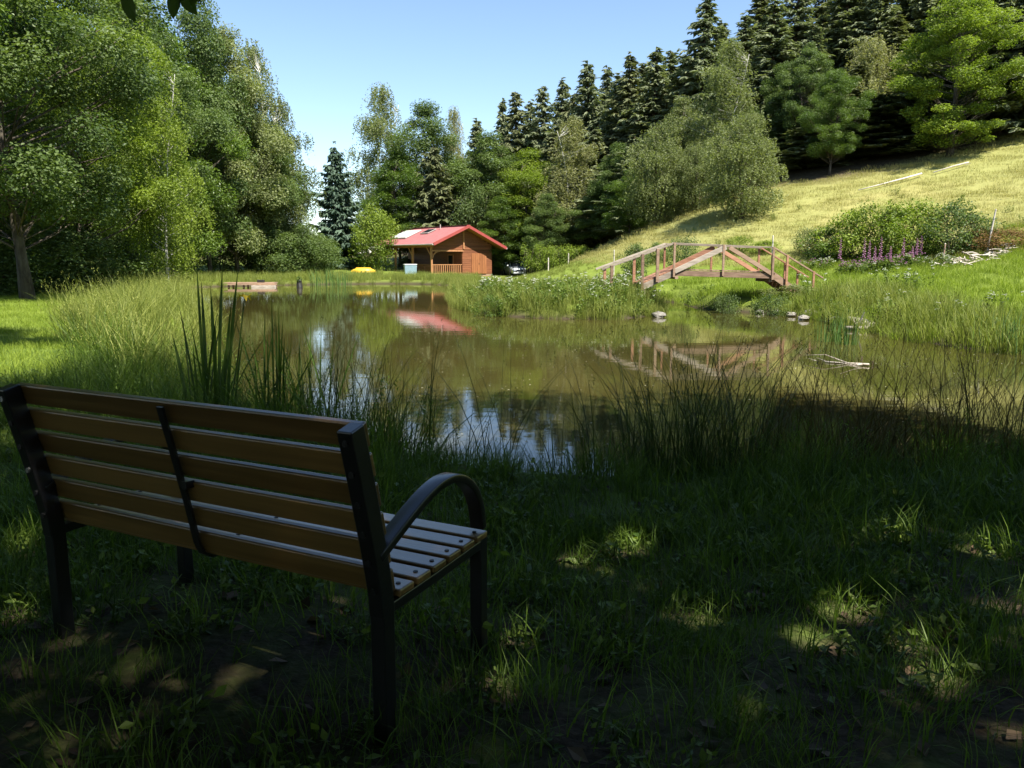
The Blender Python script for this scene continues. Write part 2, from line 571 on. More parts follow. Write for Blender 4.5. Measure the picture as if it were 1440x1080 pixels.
fy.inputs[1].default_value = 69.5
fy.inputs[2].default_value = 72
c = M.mix(M.math('MULTIPLY', fy.outputs[0], hz.outputs[0]), c, needle_floor)
bed = M.n('ShaderNodeMapRange')
M.l(sep.outputs['Z'], bed.inputs[0])
bed.inputs[1].default_value = 0.02
bed.inputs[2].default_value = 0.30
c = M.mix(bed.outputs[0], (0.055, 0.043, 0.026), c)
M.principled(c, 0.95, Normal=M.bump(n3, 0.6, 0.03), Specular_IOR_Level=0.15)
ground = Geo().add(np.stack([GX, GY, GZ], -1), quads).build('ground', M.m, None, True)
tag(ground, 'grassy ground around the pond rising to a dry meadow slope', None, None, 'structure')

# ------------------------------------------------------------------ pond water
M = Mat('water')
r1 = M.noise(1.6, 3, 'Object', 0.5, (0.55, 1.6, 1))
r2 = M.noise(7.0, 2, 'Object', 0.5, (0.6, 1.4, 1))
h = M.math('ADD', M.math('MULTIPLY', r1, 0.8), M.math('MULTIPLY', r2, 0.12))
mud = M.ramp(M.noise(0.12, 3), [(0.35, (0.040, 0.037, 0.010)), (0.65, (0.055, 0.045, 0.013))])
M.principled(mud, 0.035, IOR=1.333, Specular_IOR_Level=0.5, Normal=M.bump(h, 0.05, 0.04))
cen = POND.mean(0)
wx = axis([(-24, 20, 1.0)])
bm_pts = POND + unit(POND - cen) * 0.0
# a fan would leave the outline concave: triangulate the widened outline as one n-gon
nb = np.roll(POND, -1, 0) - np.roll(POND, 1, 0)
nrm = unit(np.stack([nb[:, 1], -nb[:, 0]], 1))
area = 0.5 * np.sum(POND[:, 0] * np.roll(POND[:, 1], -1) - np.roll(POND[:, 0], -1) * POND[:, 1])
W = POND + nrm * (0.45 if area > 0 else -0.45)
me = bpy.data.meshes.new('pond_water')
me.from_pydata([(x, y, 0.0) for x, y in W], [], [list(range(len(W)))])
me.materials.append(M.m)
water = link(bpy.data.objects.new('pond_water', me))
if me.polygons[0].normal.z < 0:
    me.flip_normals()
tag(water, 'murky olive brown pond with still reflecting surface', None, None, 'structure')


# ------------------------------------------------------------------ scattering (ground cover nobody could count)
def scatter(name, label, pts, rot, scl, sources, pick, kind='stuff'):
    """one object: points with rotation / scale / pick, geometry nodes put a tuft on every point"""
    n = len(pts)
    me = bpy.data.meshes.new(name)
    me.vertices.add(n)
    me.vertices.foreach_set('co', np.asarray(pts, np.float32).ravel())
    a = me.attributes.new('rot', 'FLOAT_VECTOR', 'POINT')
    a.data.foreach_set('vector', np.asarray(rot, np.float32).ravel())
    a = me.attributes.new('scl', 'FLOAT_VECTOR', 'POINT')
    s = np.asarray(scl, np.float32)
    if s.ndim == 1:
        s = np.repeat(s[:, None], 3, 1)
    a.data.foreach_set('vector', s.ravel())
    a = me.attributes.new('pick', 'INT', 'POINT')
    a.data.foreach_set('value', np.asarray(pick, np.int32))
    o = link(bpy.data.objects.new(name, me))
    tag(o, label, None, None, kind)
    ng = bpy.data.node_groups.new(name, 'GeometryNodeTree')
    ng.interface.new_socket('Geometry', in_out='INPUT', socket_type='NodeSocketGeometry')
    ng.interface.new_socket('Geometry', in_out='OUTPUT', socket_type='NodeSocketGeometry')
    gi, go = ng.nodes.new('NodeGroupInput'), ng.nodes.new('NodeGroupOutput')
    iop = ng.nodes.new('GeometryNodeInstanceOnPoints')
    jn = ng.nodes.new('GeometryNodeJoinGeometry')
    for src in reversed(sources):
        oi = ng.nodes.new('GeometryNodeObjectInfo')
        oi.inputs['Object'].default_value = src
        oi.inputs['As Instance'].default_value = True
        ng.links.new(oi.outputs['Geometry'], jn.inputs[0])
    ng.links.new(jn.outputs[0], iop.inputs['Instance'])
    iop.inputs['Pick Instance'].default_value = True
    for nm, ty, sock in (('pick', 'INT', 'Instance Index'), ('rot', 'FLOAT_VECTOR', 'Rotation'), ('scl', 'FLOAT_VECTOR', 'Scale')):
        na = ng.nodes.new('GeometryNodeInputNamedAttribute')
        na.data_type = ty
        na.inputs['Name'].default_value = nm
        out = [s_ for s_ in na.outputs if s_.enabled][0]
        ng.links.new(out, iop.inputs[sock])
    ng.links.new(gi.outputs[0], iop.inputs['Points'])
    ng.links.new(iop.outputs[0], go.inputs[0])
    md = o.modifiers.new('scatter', 'NODES')
    md.node_group = ng
    return o


def blades(g, base, height, width, lean, azim, rng, seg=3, curl=1.0, tint=None):
    """tapered curved grass blades; arrays of one value per blade"""
    n = len(base)
    d = np.stack([np.cos(azim), np.sin(azim), np.zeros(n)], 1)
    fa = azim + rng.uniform(-1.2, 1.2, n) + math.pi / 2
    sd = np.stack([np.cos(fa), np.sin(fa), np.zeros(n)], 1)
    V = []
    for i in range(seg + 1):
        t = i / seg
        c = base + d * (lean * height * (t ** (1 + curl)))[:, None]
        c[:, 2] += height * (t - 0.35 * np.minimum(lean, 1.2) * t * t * 0.8)
        w = width * (1 - t) ** 0.7 * (0.75 + 0.5 * min(t * 2, 1)) / 2
        if i < seg:
            V += [c - sd * w[:, None], c + sd * w[:, None]]
        else:
            V += [c]
    V = np.stack(V, 1)
    k = V.shape[1]
    b = (np.arange(n) * k)[:, None]
    Q = np.concatenate([b + np.array([[2 * i, 2 * i + 1, 2 * i + 3, 2 * i + 2]]) for i in range(seg - 1)]) if seg > 1 else None
    T = b + np.array([[k - 3, k - 2, k - 1]])
    tint = rng.uniform(0, 1, n) if tint is None else tint
    g.v.append(V.reshape(-1, 3))
    if Q is not None:
        g.q.append(Q + g.n)
        g.qt.append(np.tile(tint, seg - 1))
    g.t.append(T + g.n)
    g.tt.append(tint)
    g.n += n * k
    return V[:, -1]


def tuft(seed, n, rad, h0, h1, w, lean, mat, seg=3, curl=1.0, heads=0, head_mat=None, bias=0.0):
    rng = np.random.RandomState(seed)
    g = Geo()
    r = rad * np.sqrt(rng.uniform(0, 1, n))
    a = rng.uniform(0, 2 * math.pi, n)
    base = np.stack([r * np.cos(a), r * np.sin(a), np.full(n, -0.02)], 1)
    hh = rng.uniform(h0, h1, n)
    az = a + rng.normal(0, .9, n)
    tips = blades(g, base, hh, w * rng.uniform(.7, 1.3, n), lean * rng.uniform(.2, 1.6, n), az, rng, seg, curl, np.clip(rng.normal(.5 + bias, .25, n), 0, 1))
    if heads:
        k = rng.choice(n, min(heads, n), replace=False)
        seed_heads(g, tips[k], rng, h1)
    me = g.mesh('tuft', mat)
    return bpy.data.objects.new('tuft_source', me)


def seed_heads(g, tips, rng, hmax, size=1.0):
    for p in tips:
        L = 0.10 * size * rng.uniform(.7, 1.4)
        for j in range(6):
            q = p + np.array([rng.normal(0, .008), rng.normal(0, .008), -L * .3 + L * j / 6])
            u = unit(np.array([rng.normal(), rng.normal(), 1.2])) * L * .28
            s = unit(np.cross(u, rng.normal(size=3))) * .006 * size
            g.add([q - s, q - u * .0 + s, q + u], None, [[0, 1, 2]], rng.uniform(.6, 1))


def leaf_quads(g, C, N, S, rng, tint, aspect=0.55):
    """rhombic leaves at C with normals N, lengths S"""
    n = len(C)
    t = unit(np.cross(N, unit(rng.normal(size=(n, 3)))))
    b = np.cross(N, t)
    L = (S / 2)[:, None]
    V = np.stack([C - t * L, C - b * L * aspect + N * L * .15, C + t * L, C + b * L * aspect + N * L * .15], 1)
    Q = np.arange(n * 4).reshape(n, 4)
    g.v.append(V.reshape(-1, 3))
    g.q.append(Q + g.n)
    g.qt.append(tint)
    g.n += n * 4


def herb(seed, n, rad, h, ls, mat, flowers=0, fmat=None, fsize=.03):
    """leafy weed: upright stems with leaves, optional flower heads on top"""
    rng = np.random.RandomState(seed)
    g = Geo()
    fg = Geo()
    C, N, S = [], [], []
    tops = []
    for i in range(n):
        a, r = rng.uniform(0, 6.28), rad * math.sqrt(rng.uniform())
        b = np.array([r * math.cos(a), r * math.sin(a), -.02])
        H = h * rng.uniform(.6, 1.1)
        tip = b + np.array([math.cos(a) * .18 * H + rng.normal(0, .05), math.sin(a) * .18 * H + rng.normal(0, .05), H])
        pts = [b, (b + tip) / 2 + rng.normal(0, .02, 3), tip]
        g.tube(pts, [.005, .004, .002], 3, .3, False)
        tops.append(tip)
        m = int(10 * H / ls * .35) + 4
        for k in range(m):
            t = rng.uniform(.15, 1)
            C.append(b + (tip - b) * t + rng.normal(0, ls * .55, 3) * np.array([1, 1, .5]))
            N.append(unit(rng.normal(0, .6, 3) + np.array([0, 0, 1.0])))
            S.append(ls * rng.uniform(.6, 1.3))
    leaf_quads(g, np.array(C), np.array(N), np.array(S), rng, np.clip(rng.normal(.5, .25, len(C)), 0, 1))
    o = bpy.data.objects.new('herb_source', g.mesh('herb', mat))
    if flowers:
        nq = g.n
        for i in range(flowers):
            tp = tops[rng.randint(len(tops))] + rng.normal(0, .04, 3)
            for k in range(5):
                c0 = tp + rng.normal(0, fsize, 3) * np.array([1, 1, .35])
                fg.box(c0, (fsize * .8, fsize * .8, fsize * .3), rotz(rng.uniform(0, 3)), rng.uniform())
        me = o.data
        full = Geo()
        full.v, full.q, full.t, full.qt, full.tt, full.n = g.v + fg.v, g.q + [q + g.n for q in fg.q], g.t, g.qt + fg.qt, g.tt, g.n + fg.n
        nm = full.mesh('herb', mat)
        nm.materials.append(fmat)
        mi = np.zeros(len(nm.polygons), np.int32)
        q0 = sum(len(q) for q in g.q)
        q1 = q0 + sum(len(q) for q in fg.q)
        mi[q0:q1] = 1
        nm.polygons.foreach_set('material_index', mi)
        o = bpy.data.objects.new('herb_source', nm)
    return o


def points(xr, yr, dens, rng, keep=None, dmin=0.25, dmax=1e9):
    n = int((xr[1] - xr[0]) * (yr[1] - yr[0]) * dens)
    x, y = rng.uniform(*xr, n), rng.uniform(*yr, n)
    # only what the view can show, with a margin for a step to the side
    k = np.abs(x) < 0.72 * y + 2.6
    x, y = x[k], y[k]
    d = pond_dist(x, y)
    k = (d > dmin) & (d < dmax)
    x, y, d = x[k], y[k], d[k]
    if keep is not None:
        k = keep(x, y, d)
        x, y = x[k], y[k]
    return np.stack([x, y, ground_z(x, y)], 1)


def spread(name, label, pts, sources, rng, smin, smax, tilt=.08, hfun=None):
    n = len(pts)
    rot = np.stack([rng.normal(0, tilt, n), rng.normal(0, tilt, n), rng.uniform(0, 6.28, n)], 1)
    s = rng.uniform(smin, smax, n)
    if hfun is not None:
        s = s * hfun(pts)
    return scatter(name, label, pts, rot, s, sources, rng.randint(0, len(sources), n))


# ------------------------------------------------------------------ trees
def crown_tree(seed, H, R, z0, nclump, per, ls, tr, clump_r=1.0, droop=0.0, flat=0.75, top=1.0, aspect=.55, multi=1):
    """returns (trunk Geo, crown Geo): trunk with limbs reaching into leaf clumps; droop > 0 hangs leaves in strands"""
    rng = np.random.RandomState(seed)
    tg, cg = Geo(), Geo()
    k = np.arange(9)
    axes = []
    for m_ in range(multi):
        off = np.zeros(3) if multi == 1 else np.array([rng.normal(0, .35 * R), rng.normal(0, .35 * R), 0])
        w = np.cumsum(rng.normal(0, .018 * H, (9, 2)), 0) * (k[:, None] / 8)
        ax = np.column_stack([w[:, 0] + off[0] * k / 8, w[:, 1] + off[1] * k / 8, np.linspace(-.25, H * .9, 9)])
        rr = tr * (1 - k / 8 * .88) / (1 if multi == 1 else 1.4)
        rr[0] *= 1.45
        tg.tube(ax, rr, 9)
        axes.append(ax)
    cen, rad = [], []
    tries = 0
    lobes = rng.uniform(.72, 1.15, 12)
    while len(cen) < nclump and tries < 20000:
        tries += 1
        t = rng.uniform(0, 1)
        prof = math.sin(math.pi * min(1, (t * .86 + .14)) ** (1.0 / top)) ** .7
        a = rng.uniform(0, 2 * math.pi)
        lob = lobes[int(a / 6.2832 * 12) % 12] * (1 + .18 * math.sin(t * 9 + a * 2))
        r = R * prof * lob * math.sqrt(rng.uniform(.08, 1))
        c = np.array([r * math.cos(a), r * math.sin(a), z0 + (H - z0) * t])
        rc = clump_r * rng.uniform(.6, 1.25)
        if any(np.linalg.norm(c - q) < .55 * (rc + s) for q, s in zip(cen[-60:], rad[-60:])):
            if rng.uniform() < .85:
                continue
        cen.append(c)
        rad.append(rc)
    for c, rc in zip(cen, rad):
        ax = axes[rng.randint(len(axes))]
        zt = max(z0 * .55, c[2] - np.linalg.norm(c[:2]) * rng.uniform(.5, .9) - .2)
        zt = min(zt, H * .86)
        s = np.array([np.interp(zt, ax[:, 2], ax[:, i]) for i in range(3)])
        m = (s + c) / 2 + np.array([0, 0, -.06 * np.linalg.norm(c - s)]) + rng.normal(0, .1, 3)
        L = np.linalg.norm(c - s)
        r0 = tr * .07 + .007 * L
        tg.tube([s, m, c], [r0, r0 * .6, r0 * .2], 5, .5, False)
        n = int(per * rng.uniform(.7, 1.3) * (rc / clump_r) ** 2)
        base_t = rng.uniform(.25, .75)
        if droop > 0:
            ns = max(6, n // 14)
            u = unit(rng.normal(size=(ns, 3)))
            o = c + u * rc * (rng.uniform(0, 1, (ns, 1)) ** .5) * np.array([1, 1, .6])
            L = droop * rng.uniform(.4, 1.3, ns)
            tt = rng.uniform(0, 1, (ns, 14))
            sway = rng.normal(0, .12, (ns, 1, 2))
            P = o[:, None, :] + np.concatenate([u[:, None, :2] * .25 * L[:, None, None] * np.sqrt(tt)[..., None] + sway * tt[..., None], (-L[:, None] * tt)[..., None]], -1)
            P = P.reshape(-1, 3) + rng.normal(0, .05, (ns * 14, 3))
            N = unit(rng.normal(0, 1, (len(P), 3)) + np.array([0, 0, .2]))
        else:
            u = unit(rng.normal(size=(n, 3)))
            P = c + u * rc * (rng.uniform(0, 1, (n, 1)) ** .45) * np.array([1, 1, flat])
            N = unit(u * .5 + rng.normal(0, .55, (n, 3)) + np.array([0, 0, .75]))
        S = ls * rng.uniform(.6, 1.35, len(P))
        leaf_quads(cg, P, N, S, rng, np.clip(base_t + rng.normal(0, .2, len(P)), 0, 1), aspect)
    return tg, cg


def spruce(seed, H, R, z0=1.0, dens=1.0, sag=.35, bare=.0):
    rng = np.random.RandomState(seed)
    gap = rng.uniform(.62, 1.2, 40)
    tg, cg = Geo(), Geo()
    k = np.linspace(0, 1, 8)
    tg.tube(np.column_stack([rng.normal(0, .03, 8).cumsum() * k, rng.normal(0, .03, 8).cumsum() * k, -.3 + (H + .2) * k]), .018 * H * (1 - k * .96) + .01, 8)
    z = z0
    C, T, W, L_, TI = [], [], [], [], []
    while z < H - .15:
        t = (z - z0) / (H - z0)
        rad = R * (1 - t) ** .72 * rng.uniform(.75, 1.15) + .16
        nb = max(4, int((6 + 3 * (1 - t)) * dens))
        a0 = rng.uniform(0, 6.28)
        for b in range(nb):
            if rng.uniform() < bare * (1 - t):
                continue
            a = a0 + 6.2832 * b / nb + rng.normal(0, .18)
            r = rad * rng.uniform(.6, 1.15) * gap[int((a % 6.2832) / 6.2832 * 8) + 8 * int(t * 4.9)]
            d = np.array([math.cos(a), math.sin(a), 0])
            zz = z + rng.normal(0, .30)
            s = np.linspace(0, 1, 6)
            pts = d[None] * (r * s)[:, None]
            pts[:, 2] = zz - sag * rng.uniform(.5, 1.5) * r * s + .30 * r * s ** 2.5 * (1 - .5 * (1 - t)) + .15 * t * r * s
            tg.tube(pts[[0, 3, 5]], [.02 + .012 * r, .014, .005], 3, .5, False)
            m = max(10, int(r * 19 * dens))
            bt = rng.uniform(.3, .65)
            for j in range(m):
                q = (j + .6) / m
                p = np.array([np.interp(q, s, pts[:, i]) for i in range(3)])
                side = 1 if j % 2 else -1
                sd = np.array([-d[1], d[0], 0]) * side
                ln = (.34 + .17 * r * (1 - abs(q - .45))) * rng.uniform(.5, 1.5)
                dirv = unit(d * .75 + sd * rng.uniform(.3, 1.0) + np.array([0, 0, -rng.uniform(.1, 2.0)]))
                C.append(p)
                T.append(dirv)
                L_.append(ln)
                TI.append(bt + (.06 if q > .75 else 0) + rng.normal(0, .12))
        z += (.24 + .16 * (1 - t)) * rng.uniform(.7, 1.3)
    C, T, L_, TI = np.array(C), np.array(T), np.array(L_), np.clip(np.array(TI), 0, 1)
    n = len(C)
    for w_, tw in ((.19, 0.0), (.15, 1.2)):
        N = unit(np.cross(T, unit(rng.normal(size=(n, 3)) * .3 + np.array([0, 0, 1.0]))))
        B = unit(np.cross(N, T)) * math.sin(tw) + N * math.cos(tw)
        E_ = C + T * L_[:, None]
        Mi = C + T * (L_ * .45)[:, None]
        V = np.stack([C, Mi - B * (L_ * w_)[:, None], E_, Mi + B * (L_ * w_)[:, None]], 1)
        cg.add(V.reshape(-1, 3), np.arange(n * 4).reshape(n, 4), tint=TI)
    return tg, cg


PROTO = {}


def proto(key, pair, bark_m, leaf_m):
    PROTO[key] = (pair[0].mesh(key + '_trunk', MT[bark_m], True), pair[1].mesh(key + '_crown', MT[leaf_m]), leaf_m, bark_m)


def tree(name, key, x, y, h, w, label, cat='tree', group=None, leaf=None, rz=None, z=None, crown='crown', trunk='trunk', sink=.1):
    """h, w: scale factors on the prototype's height and width"""
    rz = RNG.uniform(0, 6.28) if rz is None else rz
    e = empty(name, (x, y, (gz(x, y) if z is None else z) - sink), rz, (w, w, h))
    tag(e, label, cat, group)
    link(bpy.data.objects.new(trunk, PROTO[key][0]), e)
    o = link(bpy.data.objects.new(crown, PROTO[key][1]), e)
    if leaf and leaf != PROTO[key][2]:                             # same leaves in another colour
        o.material_slots[0].link = 'OBJECT'
        o.material_slots[0].material = MT[leaf]
    return e


proto('oak', crown_tree(11, 16, 4.8, 3.4, 112, 1050, .130, .19, 1.1, 0, .7, 1.0, .6), 'bark', 'leaf_oak')
proto('canopy', crown_tree(19, 15, 4.6, 5.6, 84, 1150, .135, .22, 1.25, 0, .75, 1.0, .62), 'bark', 'leaf_oak')
proto('ash', crown_tree(12, 17, 3.8, 3.2, 112, 900, .130, .15, .98, 0, .8, 1.1), 'bark', 'leaf_ash')
proto('alder', crown_tree(13, 14, 3.2, 1.8, 105, 720, .145, .12, .92, 0, .85, 1.15), 'bark', 'leaf_ash')
proto('birch', crown_tree(14, 18, 3.0, 2.4, 120, 420, .16, .10, .8, 1.6, .8, 1.25), 'bark_birch', 'leaf_birch')
proto('weeping', crown_tree(15, 10, 2.7, 1.5, 95, 480, .14, .12, .8, 1.3, .8, 1.1), 'bark', 'leaf_birch')
proto('beech', crown_tree(16, 14, 3.7, 1.2, 150, 520, .15, .2, .85, 0, .62, 1.0), 'bark', 'leaf_bright')
proto('spruce_a', spruce(21, 20, 3.1, .8), 'bark_spruce', 'needle')
proto('spruce_d', spruce(24, 20, 3.4, 3.0, .85, .55, .25), 'bark_spruce', 'needle')
proto('spruce_b', spruce(22, 20, 2.6, 2.2, .9, .45, .1), 'bark_spruce', 'needle')
proto('spruce_c', spruce(23, 13, 2.9, .4, 1.15, .30), 'bark_spruce', 'needle_olive')
proto('bush_a', crown_tree(31, 2.2, 1.35, .25, 40, 110, .12, .05, .48, 0, .8, .9, .6, 4), 'bark', 'leaf_bright')
proto('bush_b', crown_tree(32, 2.4, 1.6, .15, 46, 110, .11, .05, .50, 0, .85, .8, .6, 4), 'bark', 'leaf_ash')
proto('shrub', crown_tree(33, 5.0, 2.3, .4, 60, 220, .17, .08, .85, 0, .85, .9, .6, 3), 'bark', 'leaf_bright')


def treepx(name, key, px, D, top_py, h0, wscale, label, **kw):
    """tree standing at photo column px and distance D, its top at photo row top_py"""
    d = D
    for _ in range(3):
        x = (px - 720) / 1100 * d
        z = gz(x, D)
        d = D * math.cos(PITCH) + (EYE - z) * math.sin(PITCH)
    top = at(px, top_py, D)[2]
    h = (top - z) / h0
    return tree(name, key, x, D, h, wscale, label, **kw)


# trees that shade the bench: behind and beside the camera
G_SH = 'tall trees shading the bench'
SHADE = 'tall broadleaf tree behind the bench shading the near bank'
for key, x, y, h, w in (('canopy', 1.6, -1.7, .95, 1.0), ('canopy', 7.0, 1.6, .9, .95), ('canopy', 10.0, -7.0, 1.0, 1.05), ('canopy', -3.6, -3.2, .95, 1.0), ('canopy', 12.5, -1.0, 1.0, 1.0), ('canopy', 3.0, -8.5, 1.05, 1.1), ('canopy', -8.5, -2.0, 1.0, 1.0)):
    tree('broadleaf_tree', key, x, y, h, w, SHADE, 'tree', G_SH)
for i in range(15):
    a = math.radians(2 + i * 15)                               # unseen trees added to block sky light, right bank round to left
    r = 15 + 2.5 * math.sin(i * 2.3)
    tree('broadleaf_tree', 'oak' if i % 2 else 'ash', r * math.cos(a), -r * math.sin(a) - 1.0, .85, .85, 'unseen low branched tree added behind the bench to block sky light', 'tree', 'unseen trees added behind the bench to block sky light')
tree('broadleaf_tree', 'canopy', -7.4, 8.4, .92, .68, 'large leaved tree at the lawn whose bright twigs hang into the view', 'tree', leaf='leaf_ash')
tree('oak_tree', 'canopy', -16.0, 17.5, 1.0, .95, 'dark oak on the lawn shading the mown grass', 'tree')

# gaps in the canopy: leaves missing along the sun's way to the flecks of light that lie on the grass
FLECKS = [(*on(px, py, .56), .56, r) for px, py, r in ((880, 765, .20), (812, 782, .15), (968, 862, .16), (1190, 850, .20), (1150, 890, .17), (1290, 905, .14), (1252, 748, .16), (1375, 770, .17), (1310, 945, .15),
                                                        (705, 962, .11), (300, 950, .14), (22, 765, .22), (30, 860, .14), (1420, 850, .14), (850, 800, .10), (1060, 1000, .10), (720, 900, .10))]
FLECKS += [(*at(205, 757, 2.50), .05), (*at(395, 802, 2.18), .05), (*at(60, 553, 2.5), .06), (*at(290, 572, 2.2), .06), (*at(470, 594, 1.95), .05)]
for o in [o for o in COL.objects if o.name.startswith('crown') and o.parent and o.parent.name.startswith('broadleaf_tree')]:
    p_ = o.parent
    pm = np.array(Matrix.Translation(p_.location) @ Euler(p_.rotation_euler).to_matrix().to_4x4() @ Matrix.Diagonal((*p_.scale, 1)))
    nv = len(o.data.vertices)
    co = np.empty(nv * 3, np.float32)
    o.data.vertices.foreach_get('co', co)
    co = co.reshape(-1, 4, 3)
    wc = co.mean(1) @ pm[:3, :3].T + pm[:3, 3]
    hit = np.zeros(len(wc), bool)
    su = np.array(TO_SUN)
    for fx, fy, fz, fr in FLECKS:
        rel = wc - np.array([fx, fy, fz])
        al = rel @ su
        hit |= (np.linalg.norm(rel - al[:, None] * su, axis=1) < fr * .54) & (al > 0)
    if hit.sum() > 4:
        tv = np.empty(len(o.data.polygons), np.float32)
        o.data.attributes['tint'].data.foreach_get('value', tv)
        kp = co[~hit]
        g = Geo().add(kp.reshape(-1, 3), np.arange(len(kp) * 4).reshape(-1, 4), tint=tv[~hit])
        o.data = g.mesh('canopy_crown', o.material_slots[0].material)
shade_tree = [o for o in COL.objects if o.name.startswith('broadleaf_tree')][3]
PM = Matrix.Translation(shade_tree.location) @ Euler(shade_tree.rotation_euler).to_matrix().to_4x4() @ Matrix.Diagonal((*shade_tree.scale, 1))
shade_tree['label'] = 'tall tree behind the bench with a leafy twig hanging above the lawn'
del shade_tree['group']
tw = [shade_tree.location + Vector((0, 0, 6.0)), Vector((-2.6, -.5, 5.6)), Vector((-1.75, 1.6, 4.2)), Vector(at(228, -22, 2.7))]
o = Geo().tube(tw, [.06, .035, .016, .004], 6).build('hanging_twig', MT['bark'], shade_tree)
o.matrix_parent_inverse = PM.inverted()
g = Geo()
for px, py, tilt in ((182, 6, .2), (247, 2, -.3), (263, -2, .5), (205, -22, .1), (225, -30, .6), (280, -20, -.4), (160, -25, .3)):
    c = np.array(at(px, py, 2.7))
    ax_ = unit(np.array([math.sin(tilt), .2, -math.cos(tilt)]))
    sd = unit(np.cross(ax_, (0.25, 1, 0)))
    nn = np.cross(ax_, sd)
    V = [c + ax_ * .05 * a_ + sd * .026 * b_ + nn * .008 * k_ for a_, b_, k_ in ((-1, 0, 0), (-.5, .8, 1), (.2, 1, 1), (.75, .6, 1), (1.1, 0, 0), (.75, -.6, 1), (.2, -1, 1), (-.5, -.8, 1), (0, 0, 0))]
    g.add(V, None, [[8, k_, (k_ + 1) % 8] for k_ in range(8)], .25)
o = g.build('twig_leaves', MT['leaf_oak'], shade_tree)
o.matrix_parent_inverse = PM.inverted()

# left bank wood
G_L = 'broadleaf trees along the left bank'
treepx('oak_tree', 'oak', 40, 26, -260, 16, 1.0, 'leafy oak with brown trunk at the edge of the mown grass', group=G_L, leaf='leaf_ash')
treepx('oak_tree', 'oak', -110, 30, -200, 16, 1.0, 'broad dark oak beyond the mown grass, outermost of the bank wood', group=G_L)
treepx('ash_tree', 'ash', 120, 34, -130, 17, .95, 'tall bright leaved ash behind the tall bank grass', group=G_L, leaf='leaf_bright')
treepx('birch_tree', 'birch', 238, 38, 60, 18, .62, 'slender birch with thin white trunk rising from the tall grass', group=G_L, leaf='leaf_bright')
treepx('ash_tree', 'ash', 190, 44, -60, 17, 1.0, 'dense ash with sunlit yellow green crown behind the white trunked birch', group=G_L, leaf='leaf_ash')
treepx('alder_tree', 'alder', 296, 62, -20, 14, 1.2, 'tall dark stemmed alder beside the wooden landing', group=G_L)
treepx('alder_tree', 'alder', 335, 65, 50, 14, 1.3, 'grey green alder behind the wooden landing', group=G_L, leaf='leaf_birch')
treepx('birch_tree', 'birch', 368, 68, 58, 18, 1.05, 'tall birch with drooping twig ends against the sky', group=G_L)
treepx('birch_tree', 'birch', 402, 70, 140, 18, 1.0, 'lower birch with drooping twigs ending the bank wood', group=G_L)
treepx('alder_tree', 'alder', 385, 68, 180, 14, 1.1, 'small green alder below the drooping birches', group=G_L)
for px, D, top in ((10, 40, 60), (90, 44, 40), (160, 48, 60), (245, 58, 40), (300, 72, 60), (-60, 44, 30), (350, 76, 120), (60, 52, 20), (200, 60, 10)):
    treepx('oak_tree', 'alder', px, D, top, 14, 1.25, 'shaded tree deep in the wood behind the left bank', group='shaded trees inside the bank wood', leaf='leaf_oak')
G_U = 'shaded shrubs under the bank wood'
for px, D, top in ((-10, 28, 300), (40, 31, 310), (95, 33, 315), (160, 42, 318), (205, 48, 320), (262, 62, 318), (310, 66, 316), (350, 68, 318), (385, 66, 322), (418, 68, 322), (445, 70, 335)):
    treepx('shrub', 'shrub', px, D, top, 5.0, .95, 'leafy shrub growing under the trees of the left bank', cat='shrub', group=G_U, leaf='leaf_ash', crown='foliage', trunk='stem')

# trees behind the cabin
treepx('fir_tree', 'spruce_c', 476, 80, 205, 13, 1.05, 'slim blue green fir standing free left of the cabin', leaf='needle_blue')
treepx('shrub', 'shrub', 527, 77, 292, 5.0, 1.0, 'bright yellow green shrub beside the red roofed cabin', cat='shrub', crown='foliage', trunk='stem')
treepx('shrub', 'shrub', 440, 74, 325, 5.0, 1.0, 'low dark shrub at the foot of the blue green fir', cat='shrub', leaf='leaf_ash', crown='foliage', trunk='stem')
treepx('birch_tree', 'birch', 541, 92, 118, 18, 1.4, 'tall airy grey birch towering above the cabin', leaf='leaf_birch')
treepx('alder_tree', 'alder', 600, 90, 150, 14, 1.7, 'round topped green tree behind the cabin roof')
treepx('birch_tree', 'birch', 640, 94, 150, 18, .75, 'thin birch peeping over the round topped tree', leaf='leaf_pale')
treepx('spruce_tree', 'spruce_c', 612, 85, 205, 13, 1.35, 'olive spruce with layered boughs directly behind the cabin')
treepx('alder_tree', 'alder', 562, 86, 215, 14, 1.3, 'dark green tree between birch and cabin roof', leaf='leaf_oak')
treepx('alder_tree', 'alder', 690, 88, 192, 14, 1.5, 'mid green tree above the cabin ridge end', leaf='leaf_ash')
treepx('shrub', 'shrub', 668, 84, 262, 5.0, 1.0, 'bluish leafy shrub behind the cabin gable', cat='shrub', leaf='leaf_ash', crown='foliage', trunk='stem')
treepx('alder_tree', 'alder', 745, 84, 215, 14, 1.4, 'bright green tree behind the parked car', leaf='leaf_bright')
treepx('birch_tree', 'birch', 802, 76, 165, 18, 1.15, 'pale yellowish birch above the hedge', leaf='leaf_pale')
treepx('alder_tree', 'alder', 705, 80, 280, 14, .85, 'dark shaded tree beside the cabin wall', leaf='leaf_oak')
treepx('alder_tree', 'alder', 770, 72, 275, 14, .75, 'low green tree rising right behind the hedge', leaf='leaf_ash')
treepx('alder_tree', 'alder', 845, 70, 262, 14, .7, 'low green tree where hedge and slope meet', leaf='leaf_ash')

